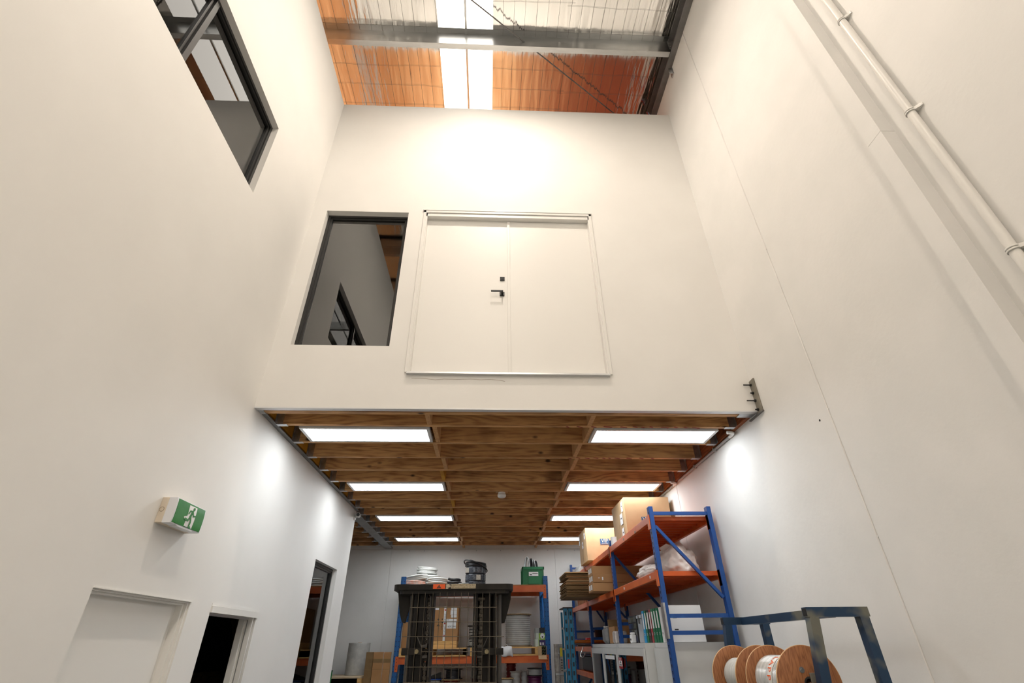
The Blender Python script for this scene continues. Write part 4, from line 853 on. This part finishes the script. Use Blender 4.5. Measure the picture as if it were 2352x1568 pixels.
# ---- second shelf: long boxes, flat cardboard, plastic bags
ZS2 = 2.475
for i in range(3):
    x0 = 1.50+(.0, .012, .02)[i]; y0 = 7.74+(.0, -.01, .06)[i]; z0 = ZS2+.114*i
    t = thing('long_carton', ('lowest long brown carton of the stack poking out past the blue post', 'middle long brown carton of the stack with torn tape marks', 'topmost long brown carton of the stack under the top shelf')[i], 'carton', (1.95, y0+.2, z0), 'long cartons on the middle shelf')
    MB().cbox(x0, 2.42, y0, y0+.36, z0+.001, z0+.113, .003).build('box', card2, t); MB().box(x0-.001, 2.42, y0+.175, y0+.185, z0+.1125, z0+.114).build('seam', cardd, t)
    for a in (.06, .20): MB().box(x0-.0012, x0+.001, y0+a, y0+a+.10, z0+.025, z0+.09).build('end_label', label_w, t)
    if i == 1: MB().box(1.64, 1.66, y0-.0012, y0+.001, z0+.03, z0+.07).box(1.585, 1.61, y0-.0012, y0+.001, z0+.055, z0+.062).build('torn_mark', label_w, t)
ORDN = 'first second third fourth fifth sixth seventh eighth ninth tenth eleventh twelfth thirteenth fourteenth fifteenth sixteenth seventeenth eighteenth nineteenth twentieth'.split()
z = ZS2
for i in range(20):
    th = random.choice((.011, .014, .018, .020)); dx = random.uniform(-.012, .012)+(.03 if i in (13, 14) else 0); dy = random.uniform(-.02, .02)
    t = thing('flat_carton', (ORDN[i]+' sheet up from the shelf in the overhanging stack of flattened cardboard') if i < 19 else 'topmost sheet of the overhanging stack of flattened cardboard', 'cardboard', (1.7, 9.0, z), 'flattened cartons on the middle shelf')
    tone = card if i in (13, 19) else card2 if i in (14, 16, 11) else cardd
    MB().box(1.225+dx+.04*(z-ZS2), 2.20, 8.62+dy, 9.40+dy, z+.001, z+th*.42).box(1.24+dx+.04*(z-ZS2), 2.19, 8.63+dy, 9.39+dy, z+th*.5, z+th*.95).build('flattened_box', tone, t); z += th*1.12
def lumpy(name, label, c, sx, sy, sz, mat, seed, cat='bag', amp=.22):
    t = thing(name, label, cat, c); bm = bmesh.new(); bmesh.ops.create_icosphere(bm, subdivisions=5, radius=1)
    for q in bm.verts:
        d = q.co.normalized(); a = noise.noise(d*1.6+Vector((seed, 0, 0)))*amp+noise.noise(d*4+Vector((0, seed, 0)))*amp*.45+abs(noise.noise(d*9+Vector((0, 0, seed))))*amp*.3
        p = d*(1+a); p = Vector((p.x*sx, p.y*sy, max(p.z, -.55)*sz+.55*sz)); q.co = p
    T = Matrix.Translation(Vector(c)); MB().bm(bm, T, True).build('bag_body', mat, t); return t
bagm = mottled('plastic_bag_white', lin((222, 212, 204)), lin((200, 186, 178)), 5, .28, bump=.25, bscale=9)
t = lumpy('plastic_sack', 'big crumpled white plastic sack on the middle shelf nearest the end frame', (2.18, 6.05, ZS2), .21, .32, .215, bagm, 3)
MB().prism([at(*Z7(x, y), y=6.0) for x, y in ((895, 480), (945, 448), (1000, 470), (985, 520), (945, 560), (930, 520))], (0, .04, 0)).build('sack_tail', bagm, t)
lumpy('plastic_sack', 'low crumpled plastic sack lying flat along the shelf edge', (1.86, 6.15, ZS2), .085, .36, .085, bagm, 9)
t = thing('upright_panels', 'row of brown timber panels standing on the far bay of the middle shelf', 'panel', (1.95, 10.5, ZS2))
for i in range(8): MB().box(1.80, 2.3, 9.75+.17*i, 9.85+.17*i, ZS2, ZS2+.13+.02*(i % 2)).build('panel', plyr, t)

# ---- cabinets
def cabinet(label, x0, x1, y0, y1, doors, z1=1.835, glass_=True, b0=None, b1=None):
    D0, D1 = y0, y1; y0 = b0 or y0; y1 = b1 or y1
    t = thing('metal_cabinet', label, 'cabinet', ((x0+x1)/2, (y0+y1)/2, 0), 'white metal cabinets under the shelving')
    MB().box(x0+.02, x1, y0, y0+.012, .06, z1-.045).box(x0+.02, x1, y1-.012, y1, .06, z1-.045).box(x1-.012, x1, y0+.012, y1-.012, .06, z1-.045).box(x0+.02, x1, y0, y1, z1-.045, z1).box(x0+.02, x1, y0, y1, 0, .06).build('body', cabw, t)
    for z in (.5, .95, 1.40): MB().box(x0+.05, x1-.012, y0+.012, y1-.012, z, z+.02).build('shelf', cabw, t)
    y0, y1 = D0, D1; n = doors; w = (y1-y0)/n
    for k in range(n):
        a, b_ = y0+k*w+.003, y0+(k+1)*w-.003; zt = z1-.048; zb = .07
        if glass_:
            fw = .055
            d = MB().box(x0, x0+.018, a, a+fw, zb, zt).box(x0, x0+.018, b_-fw, b_, zb, zt).box(x0, x0+.018, a+fw, b_-fw, zt-.075, zt).box(x0, x0+.018, a+fw, b_-fw, zb, zb+.07).build('door', cabw, t)
            MB().box(x0+.008, x0+.012, a+fw-.005, b_-fw+.005, zb+.065, zt-.07).build('pane', M['glassc'], d)
        else:
            d = MB().cbox(x0, x0+.018, a, b_, zb, zt, .002).build('door', cabw, t)
        MB().box(x0-.012, x0, a+.02, a+.034, 1.0, 1.12).build('handle', M['alu'], d)
    return t
cabinet('near white metal cabinet with a plain door beside the end frame', 1.80, 2.385, 5.60, 6.165, 1, glass_=False)
t = cabinet('white glass door cabinet with a red lot tag', 1.69, 2.30, 6.18, 7.505, 1, b1=7.45)
yl = 7.29; MB().box(1.6865, 1.6885, 7.22, 7.42, 1.565, 1.685).build('lot_tag', base('lot_red', lin((150, 26, 34)), .5), t)
MB().box(1.6855, 1.6866, 7.24, 7.40, 1.592, 1.652).build('lot_tag_panel', label_w, t)
letters('LOT', .034, frame_M((1.6855, 7.32, 1.668), (0, -1, 0), (0, 0, 1)), label_w, 'lot_lettering', t); letters('4305', .034, frame_M((1.6848, 7.32, 1.632), (0, -1, 0), (0, 0, 1)), ink, 'lot_number', t)
MB().box(1.6848, 1.6856, 7.27, 7.37, 1.600, 1.612).build('lot_print', ink, t)
for i in range(4):
    tt = thing('paper_roll_box', ('lowest', 'second', 'third', 'topmost')[i]+' small white carton stacked inside the glass cabinet', 'box', (1.95, 6.42, 1.42+.055*i), 'cartons inside the glass cabinet')
    MB().cbox(1.85, 2.05, 6.36, 6.50, 1.421+.055*i, 1.474+.055*i, .003).build('carton', label_w, tt); MB().box(1.849, 2.05, 6.37, 6.49, 1.421+.055*i+.022, 1.421+.055*i+.030).build('brown_band', cardd, tt)
t3 = cabinet('far white glass door cabinet behind the middle post', 1.69, 2.30, 7.512, 9.32, 2, b0=7.56)
for i, y in enumerate((7.75, 8.05, 8.5, 8.95)): MB().box(1.78, 1.80, y, y+.06, .07, 1.78).build('inner_rail', cabw, t3)
MB().box(1.687, 1.689, 7.65, 8.25, 1.655, 1.70).build('door_label', label_w, t3)
# ---- binders and boxes on the cabinets
ZB_ = 1.836
def binder(label, y, th, col, h=.325, lean=0, lab=True, x0=1.845, dep=.285):
    mt = base('binder_'+label.split()[0], col, .45); t = thing('ring_binder', label, 'binder', (x0+.14, y+th/2, ZB_), 'ring binders on the cabinets')
    sh = lambda z: lean*(z-ZB_)
    z1 = ZB_+h
    poly = [(x0, y, ZB_+.001), (x0, y+th, ZB_+.001), (x0, y+th+sh(z1), z1), (x0, y+sh(z1), z1)]
    MB().prism(poly, (dep, 0, 0)).build('cover', mt, t)
    if lab:
        a, b_ = ZB_+h*.42, ZB_+h*.92; MB().prism([(x0-.001, y+th*.2+sh(a), a), (x0-.001, y+th*.8+sh(a), a), (x0-.001, y+th*.8+sh(b_), b_), (x0-.001, y+th*.2+sh(b_), b_)], (.0008, 0, 0)).build('spine_label', label_w, t)
    c = ZB_+h*.26; MB().lathe((x0-.002, y+th/2+sh(c), c), (x0+.002, y+th/2+sh(c), c), [(.009, 0), (.014, 0), (.014, .003), (.009, .003)], 16).build('finger_ring', M['alu'], t); MB().cyl((x0-.0015, y+th/2+sh(c), c), (x0+.001, y+th/2+sh(c), c), .009, 12).build('finger_hole', ink, t)
LB = lin
for lb, y, th, c, ln in (('white binder nearest the splice plate', 5.86, .07, (.78, .78, .77, 1), .03), ('green binder beside the white one near the end frame', 5.965, .075, LB((14, 112, 76)), .07), ('green binder with a narrow spine label in the middle of the row', 6.065, .07, LB((20, 104, 70)), .06), ('green binder beside the red one', 6.155, .085, LB((14, 110, 74)), .05), ('red and white binder beside the black one', 6.258, .06, LB((170, 60, 66)), .05), ('black binder in the row of binders', 6.342, .085, (.02, .02, .02, 1), .03), ('green binder beside the blue one', 6.45, .075, LB((18, 108, 66)), .02), ('bright blue binder at the far end of the row', 6.55, .085, LB((30, 150, 205)), .0)):
    binder(lb, y, th, c, lean=ln)
t = thing('ring_binder', 'big white binder showing its cover at the end of the cabinet', 'binder', (2.02, 5.66, ZB_), 'ring binders on the cabinets')
MB().cbox(1.835, 2.19, 5.625, 5.632, ZB_+.002, ZB_+.325, .001).cbox(1.835, 2.19, 5.70, 5.707, ZB_+.002, ZB_+.33, .001).cbox(1.835, 1.842, 5.625, 5.707, ZB_+.002, ZB_+.325, .001).build('cover', label_w, t)
MB().box(1.845, 2.17, 5.634, 5.698, ZB_+.004, ZB_+.31).build('pages', base('pages', (.74, .74, .72), .8), t)
for z in (.11, .215): MB().cbox(1.885, 1.925, 5.6235, 5.626, ZB_+z-.006, ZB_+z+.006, .001).build('ring_slot', M['blackm'], t)
t = thing('ring_binder', 'second white binder standing behind the big white one', 'binder', (2.0, 5.78, ZB_), 'ring binders on the cabinets')
MB().cbox(1.84, 2.13, 5.72, 5.80, ZB_+.002, ZB_+.33, .002).build('cover', label_w, t); MB().box(1.85, 2.12, 5.73, 5.79, ZB_+.328, ZB_+.333).build('pages', base('pages2', (.74, .74, .72), .8), t)
t = thing('clear_storage_box', 'translucent grey plastic storage box beside the blue binder', 'box', (2.0, 6.78, ZB_)); clr = base('frosted_plastic', (.42, .44, .47), .25)
MB().cbox(1.84, 2.2, 6.66, 6.84, ZB_+.001, ZB_+.255, .006).build('tub', clr, t); MB().cbox(1.83, 2.21, 6.65, 6.85, ZB_+.256, ZB_+.29, .004).build('lid', base('frosted_lid', (.5, .52, .55), .3), t); MB().box(1.827, 1.831, 6.72, 6.76, ZB_+.20, ZB_+.28).build('clip', grey_ink, t)
t = thing('parts_organiser', 'dark clear fronted parts organiser full of small components', 'organiser', (2.0, 7.1, ZB_))
MB().cbox(1.84, 2.15, 6.90, 7.30, ZB_+.001, ZB_+.30, .004).build('case', rubber, t)
rr = random.Random(5)
for i in range(4):
    for j in range(3):
        y, z = 6.915+.125*j, ZB_+.015+.07*i; MB().box(1.8365, 1.842, y, y+.11, z, z+.055).build('drawer', base('drawer_c', rr.choice([(.03, .03, .035), (.10, .09, .05), (.05, .06, .12), (.14, .14, .13)]), .2), t)
t = thing('white_adapter', 'white boxy adapter in front of the parts organiser', 'adapter', (1.80, 7.0, ZB_)); MB().cbox(1.775, 1.835, 6.96, 7.06, ZB_+.001, ZB_+.09, .01).cbox(1.78, 1.83, 6.975, 7.045, ZB_+.09, ZB_+.115, .006).build('body', label_w, t); MB().box(1.7735, 1.776, 6.99, 7.03, ZB_+.03, ZB_+.05).build('socket', ink, t)
# middle bay: open carton etc. on the far cabinet
t = thing('open_carton', 'open brown carton with its flap up on the far cabinet', 'carton', (1.95, 8.15, ZB_))
MB().box(1.80, 2.25, 7.95, 7.955, ZB_+.002, ZB_+.21).box(1.80, 2.25, 8.35, 8.355, ZB_+.002, ZB_+.21).box(1.80, 1.805, 7.95, 8.355, ZB_+.002, ZB_+.21).box(2.245, 2.25, 7.95, 8.355, ZB_+.002, ZB_+.21).box(1.80, 2.25, 7.95, 8.355, ZB_+.002, ZB_+.006).build('walls', card2, t)
MB().prism([(1.80, 8.35, ZB_+.21), (2.25, 8.35, ZB_+.21), (2.25, 8.40, ZB_+.31), (1.80, 8.40, ZB_+.31)], (0, .004, 0)).build('flap', cardd, t)
t = thing('wrapped_parcel', 'small white bubble wrapped parcel beside the open carton', 'parcel', (1.80, 7.78, ZB_)); MB().cbox(1.735, 1.90, 7.68, 7.86, ZB_+.002, ZB_+.145, .014).build('parcel', mottled('bubble_parcel', lin((214, 206, 200)), lin((190, 180, 176)), 30, .3, bump=.5, bscale=60), t); MB().box(1.734, 1.90, 7.765, 7.775, ZB_+.144, ZB_+.147).build('tape', label_w, t)
t = thing('grey_pouch', 'grey plastic pouch standing behind the open carton', 'pouch', (1.85, 8.75, ZB_)); MB().cbox(1.80, 2.0, 8.6, 8.9, ZB_+.002, ZB_+.22, .04).build('pouch', mottled('grey_pouch_m', lin((150, 150, 150)), lin((130, 130, 130)), 8, .4), t); MB().cbox(1.81, 1.99, 8.72, 8.78, ZB_+.215, ZB_+.235, .006).build('seal', label_w, t)
# far bay shelf: containers, rods
ZS4 = 1.803
t = thing('black_tub', 'black plastic tub on the far bay shelf', 'tub', (2.15, 10.55, ZS4)); MB().lathe((2.15, 10.55, ZS4), (2.15, 10.55, 3), [(0, 0), (.13, 0), (.15, .27), (.16, .27), (.16, .29), (0, .29)], 28).build('tub', rubber, t); MB().lathe((2.15, 10.55, ZS4+.29), (2.15, 10.55, 3), [(.15, 0), (.15, .012), (0, .012)], 28).build('lid', blk, t)
t = thing('blue_case', 'small blue case with a red lid on the far bay shelf', 'case', (1.82, 10.22, ZS4)); MB().cbox(1.76, 1.90, 10.16, 10.32, ZS4, ZS4+.10, .006).build('case', base('case_blue', lin((24, 84, 120)), .4), t); MB().cbox(1.77, 1.89, 10.14, 10.30, ZS4+.10, ZS4+.13, .004).build('lid', base('case_red', lin((190, 40, 44)), .4), t)
for i, (x0, x1, dz, r_, c_, lb) in enumerate(((1.50, 1.80, .075, .012, lin((196, 120, 50)), 'upper orange rod sticking out of the far bay shelf'), (1.48, 1.80, .050, .014, lin((200, 124, 54)), 'lower orange rod sticking out of the far bay shelf'), (1.46, 1.85, .036, .018, lin((140, 144, 148)), 'thick grey tube sticking out of the far bay shelf'), (1.55, 1.85, .0, .012, lin((90, 90, 84)), 'thin dark tube under the grey tube on the far bay shelf'))):
    t = thing('rod', lb, 'rod', (x0, 9.80, ZS4+dz)); c_m = base('rod_%d' % i, c_, .4)
    MB().cyl((x0, 9.74+.03*i, ZS4+dz+r_-.012*(i == 2)), (2.2, 10.0+.06*i, ZS4+dz+r_), r_, 12).build('shaft', c_m, t); MB().cyl((x0-.02, 9.728+.03*i, ZS4+dz+r_-.012*(i == 2)), (x0+.002, 9.742+.03*i, ZS4+dz+r_-.012*(i == 2)), r_*.6, 12).build('tip', M['alu'], t)
t = thing('pry_bar', 'bent steel rod hook hanging over the far bay beam', 'tool', (1.72, 9.85, 1.6)); MB().tube([(1.745, 10.3, ZS4+.02), (1.70, 10.1, ZS4+.01), (1.62, 9.98, 1.70), (1.60, 9.95, 1.66), (1.64, 9.93, 1.64), (1.70, 10.0, 1.70), (1.738, 10.2, 1.68)], .008, 8).build('hook', M['alu'], t)
t = thing('storage_bin', 'dark storage bin on the lower shelf of the far bay', 'bin', (1.95, 10.4, 1.423)); MB().cbox(1.80, 2.25, 9.9, 11.0, 1.424, 1.66, .02).build('bin', base('bin_dark', (.02, .02, .022), .5), t); MB().cbox(1.78, 2.27, 9.88, 11.02, 1.66, 1.68, .004).build('rim', base('bin_rim', lin((22, 50, 84)), .5), t)

# ================================================================== LADDERS
teal = holed('teal_fibreglass', lin((38, 118, 158)), lin((60, 140, 178)), .45)
sl = thing('step_ladder', 'folded teal fibreglass step ladder standing before the far shelving', 'ladder', (1.28, 9.2, 0))
slots = base('ladder_print', (.015, .03, .035), .7)
for y, xs, top in ((9.0, ((1.222, 1.292), (1.300, 1.372)), 2.335), (9.42, ((1.232, 1.262), (1.320, 1.350)), 2.30)):
    for x0, x1 in xs:
        o = MB().box(x0, x1, y, y+.006, 0, top).box(x0, x0+.006, y, y+.03, 0, top).box(x1-.006, x1, y, y+.03, 0, top).build('rail', teal, sl)
        if y < 9.1:
            h = MB(); z = 1.2
            while z < top-.04: h.box((x0+x1)/2-.014, (x0+x1)/2+.012, y-.0008, y+.001, z, z+.055); z += .115
            tag(h.build('rail_markings', slots, o), kind='stuff')
MB().cbox(1.215, 1.38, 8.99, 9.46, 2.335, 2.352, .003).build('top_cap', rubber, sl)
for k in range(7): z = .32+.29*k; MB().box(1.225, 1.285, 9.02, 9.43, z-.012, z+.012).build('tread', M['alu'], sl)
for x0 in (1.222, 1.300): MB().cbox(x0-.002, x0+.074, 8.995, 9.035, 0, .04, .003).build('foot', rubber, sl)
MB().box(1.245, 1.272, 8.9985, 9.0005, 1.52, 1.64).build('red_label', base('red_lab', lin((180, 40, 40)), .5), sl)
el = thing('extension_ladder', 'worn aluminium ladder with a yellow label leaning beside the rear rack', 'ladder', (1.22, 9.9, 0))
wornalu = mottled('worn_aluminium', lin((186, 180, 172)), lin((150, 142, 134)), 22, .5, .2)
for x0, x1 in ((1.145, 1.215), (1.228, 1.300)): MB().box(x0, x1, 9.9, 9.906, 0, 1.845).box(x0, x0+.006, 9.9, 9.94, 0, 1.845).box(x1-.006, x1, 9.9, 9.94, 0, 1.845).build('rail', wornalu, el)
for k in range(6): MB().cyl((1.21, 9.92, .3+.28*k), (1.235, 9.92, .3+.28*k), .015, 10).build('rung', M['alu'], el)
MB().cbox(1.15, 1.295, 9.885, 9.90, 1.395, 1.425, .003).build('lock_bracket', M['alu'], el)
MB().box(1.245, 1.283, 9.8985, 9.9005, 1.66, 1.79).build('yellow_label', base('yel', lin((214, 200, 50)), .5), el)
for i in range(5): MB().box(1.25, 1.278, 9.8985, 9.9002, 1.45+.038*i, 1.468+.038*i).build('rail_print', grey_ink, el)

# ================================================================== REEL STAND AND REELS
RX, RZ = 1.895, 1.615
rs = thing('reel_stand', 'welded blue steel tube stand holding two plywood cable reels by the right wall', 'stand', (2.05, 3.85, 0))
tubm = mottled('blue_tube', lin((38, 64, 92)), lin((118, 118, 108)), 3.2, .38, .35, lo=.54, hi=.62, detail=3)
def tube_sq(p, q, nm='frame_tube', w=.052): return MB().bar(p, q, w, w).build(nm, tubm, rs)
for y in (3.285, 4.51):
    p, q = Vector((1.915, y, 1.976)), Vector((2.300, y, 1.976)); tube_sq(p, q)
    MB().box(1.9142, 1.9165, y-.021, y+.021, 1.955, 1.997).build('tube_end', M['dark'], rs)
    tube_sq((1.952, y, 1.950), (1.952-.07*1.95/.30*.55, y, .0), 'front_leg', .056); tube_sq((2.262, y, 1.950), (2.262, y, 0), 'back_leg', .056)
tube_sq((2.09, 3.31, 1.974), (2.09, 4.485, 1.974)); tube_sq((2.262, 3.31, .25), (2.262, 4.485, .25)); tube_sq((1.75, 3.31, .25), (1.75, 4.485, .25))
rust = mottled('rusty_pipe', lin((120, 80, 52)), lin((90, 62, 46)), 14, .6, .3)
o = MB().pipe((RX+.01, 3.16, RZ-.012), (RX+.01, 4.62, RZ-.012), .022, .018, 20).build('axle_pipe', rust, rs)
for y in (3.355, 4.45): MB().cbox(RX-.012, RX+.032, y, y+.012, RZ-.07, RZ+.055, .002).build('axle_bracket', M['plate'], rs)
pale_edge = base('ply_edge', lin((214, 176, 130)), .6)
def plyreel(label, y0, y1, Rw, wm):
    t = reel('plywood_cable_reel', label, (RX, (y0+y1)/2, RZ), (0, 1, 0), .194, Rw, y1-y0, wm, plyr, 'plywood reels on the steel stand', ft=.012, ridges=26, hub=.026)
    for y in (y0+.0005, y1-.0005):
        s = -1 if y < (y0+y1)/2 else 1
        for k in range(3):
            a = 2.0+k*2*math.pi/3; c = Vector((RX+.075*math.cos(a), y, RZ+.075*math.sin(a)))
            MB().cyl(c, c+Vector((0, s*.002, 0)), .016, 18).build('washer', M['zinc'], t); MB().cyl(c+Vector((0, s*.002, 0)), c+Vector((0, s*.008, 0)), .008, 6).build('bolt', M['zinc'], t)
    for ya in (y0, y1-.012): MB().lathe((RX, ya, RZ), (RX, ya+1, RZ), [(.1925, .0015), (.1948, .0015), (.1948, .0105), (.1925, .0105)], 64).build('flange_edge', pale_edge, t)
    for y in (y0-.001, y1+.001):
        MB().lathe((RX, y, RZ), (RX, y+.002, RZ), [(.026, 0), (.036, 0), (.036, .002), (.026, .002)], 20).build('bore_ring', M['dark'], t)
    return t
silver = mottled('clear_wrapped_cable', lin((190, 192, 192)), lin((222, 222, 222)), 7, .12, .25, stretch=(1, 6, 1))
r1 = plyreel('nearer plywood reel of silver wrapped cable with an orange lettered band', 3.40, 3.815, .137, silver)
plyreel('farther plywood reel of plain grey wire on the steel stand', 3.965, 4.376, .112, mottled('grey_wire', lin((176, 176, 172)), lin((196, 196, 192)), 9, .4, stretch=(1, 8, 1)))
MB().lathe((RX, 3.578, RZ), (RX, 3.66, RZ), [(.1385, 0), (.1395, 0), (.1395, .072), (.1385, .072)], 48).build('label_band', base('band_white', (.78, .78, .76), .35), r1)
orl = base('lapp_orange', lin((232, 100, 30)), .5)
for ch, ang in (('L', 117), ('A', 134), ('P', 152), ('P', 170)):
    a = math.radians(ang); n_ = Vector((math.cos(a), 0, math.sin(a))); c = Vector((RX, 3.614, RZ))+n_*.1402
    dn = Vector((-math.sin(a), 0, math.cos(a)))   # direction along the band, downwards on the aisle side
    letters(ch, .062, frame_M(c, dn, dn.cross(n_)*-1), orl, 'band_letter', r1, .0008)

# ================================================================== LEFT REAR CORNER
t = thing('timber_bench', 'open timber bench cabinet in the far left corner', 'bench', (-2.7, 10.55, 0))
MB().cbox(-3.3, -2.20, 10.30, 11.2, 1.375, 1.402, .002).build('top', wood('bench_top', lin((206, 186, 156)), lin((180, 156, 120)), 'X', False), t)
for x in (-2.25, -3.3): MB().box(x, x+.05, 10.30, 11.2, 0, 1.375).build('side_panel', pinew, t)
MB().box(-3.25, -2.25, 11.18, 11.2, 0, 1.375).build('back_panel', M['dark'], t); MB().box(-3.25, -2.25, 10.34, 11.18, .7, .72).build('shelf', pinew, t)
t = thing('bubble_wrap_roll', 'upright roll of clear bubble wrap on the timber bench', 'roll', (-2.41, 10.85, 1.403))
prof = [(.04, 0), (.195, 0)]+[(.195+(.003 if k % 2 else 0), .005+.49*k/60) for k in range(61)]+[(.19, .5), (.04, .5)]
MB().lathe((-2.41, 10.85, 1.403), (-2.41, 10.85, 2), prof, 40).build('wrap', mottled('bubble_wrap', lin((196, 196, 192)), lin((178, 178, 176)), 14, .22, bump=.4, bscale=80), t); MB().pipe((-2.41, 10.85, 1.403), (-2.41, 10.85, 1.91), .04, .034, 16).build('core', card2, t)
for i, (xa, xb, lb, yy) in enumerate(((755, 822, 'leftmost folded brown carton leaning by the rack upright', 10.42), (820, 905, 'middle folded brown carton leaning by the rack upright', 10.40), (908, 972, 'rightmost folded brown carton behind the blue upright', 10.46))):
    p, q = at(*Z2(xa, 1302), y=yy), at(*Z2(xb, 1302), y=yy)
    t = thing('folded_carton', lb, 'carton', ((p.x+q.x)/2, yy, 0), 'folded cartons leaning by the rack'); MB().cbox(p.x+.004, q.x-.004, yy, yy+.05, 0, p.z, .002).build('sheet', cardd if i == 0 else card2, t)
    MB().box(p.x+.004, q.x-.004, yy-.0008, yy+.001, p.z-.16, p.z-.10).build('tape', cardd, t); MB().box(p.x+.004, q.x-.004, yy-.0006, yy+.001, p.z-.26, p.z-.255).build('fold_line', cardd, t)
t = thing('green_pole', 'thin dark green pole standing at the end of the left wall', 'pole', (-2.31, 8.8, 0)); MB().cyl((-2.315, 8.8, 0), (-2.315, 8.8, 1.53), .014, 12).build('pole', base('pole_green', lin((16, 96, 44)), .4), t); MB().cyl((-2.315, 8.8, 1.53), (-2.315, 8.8, 1.545), .018, 12).build('cap', base('pole_cap', lin((10, 60, 30)), .4), t)
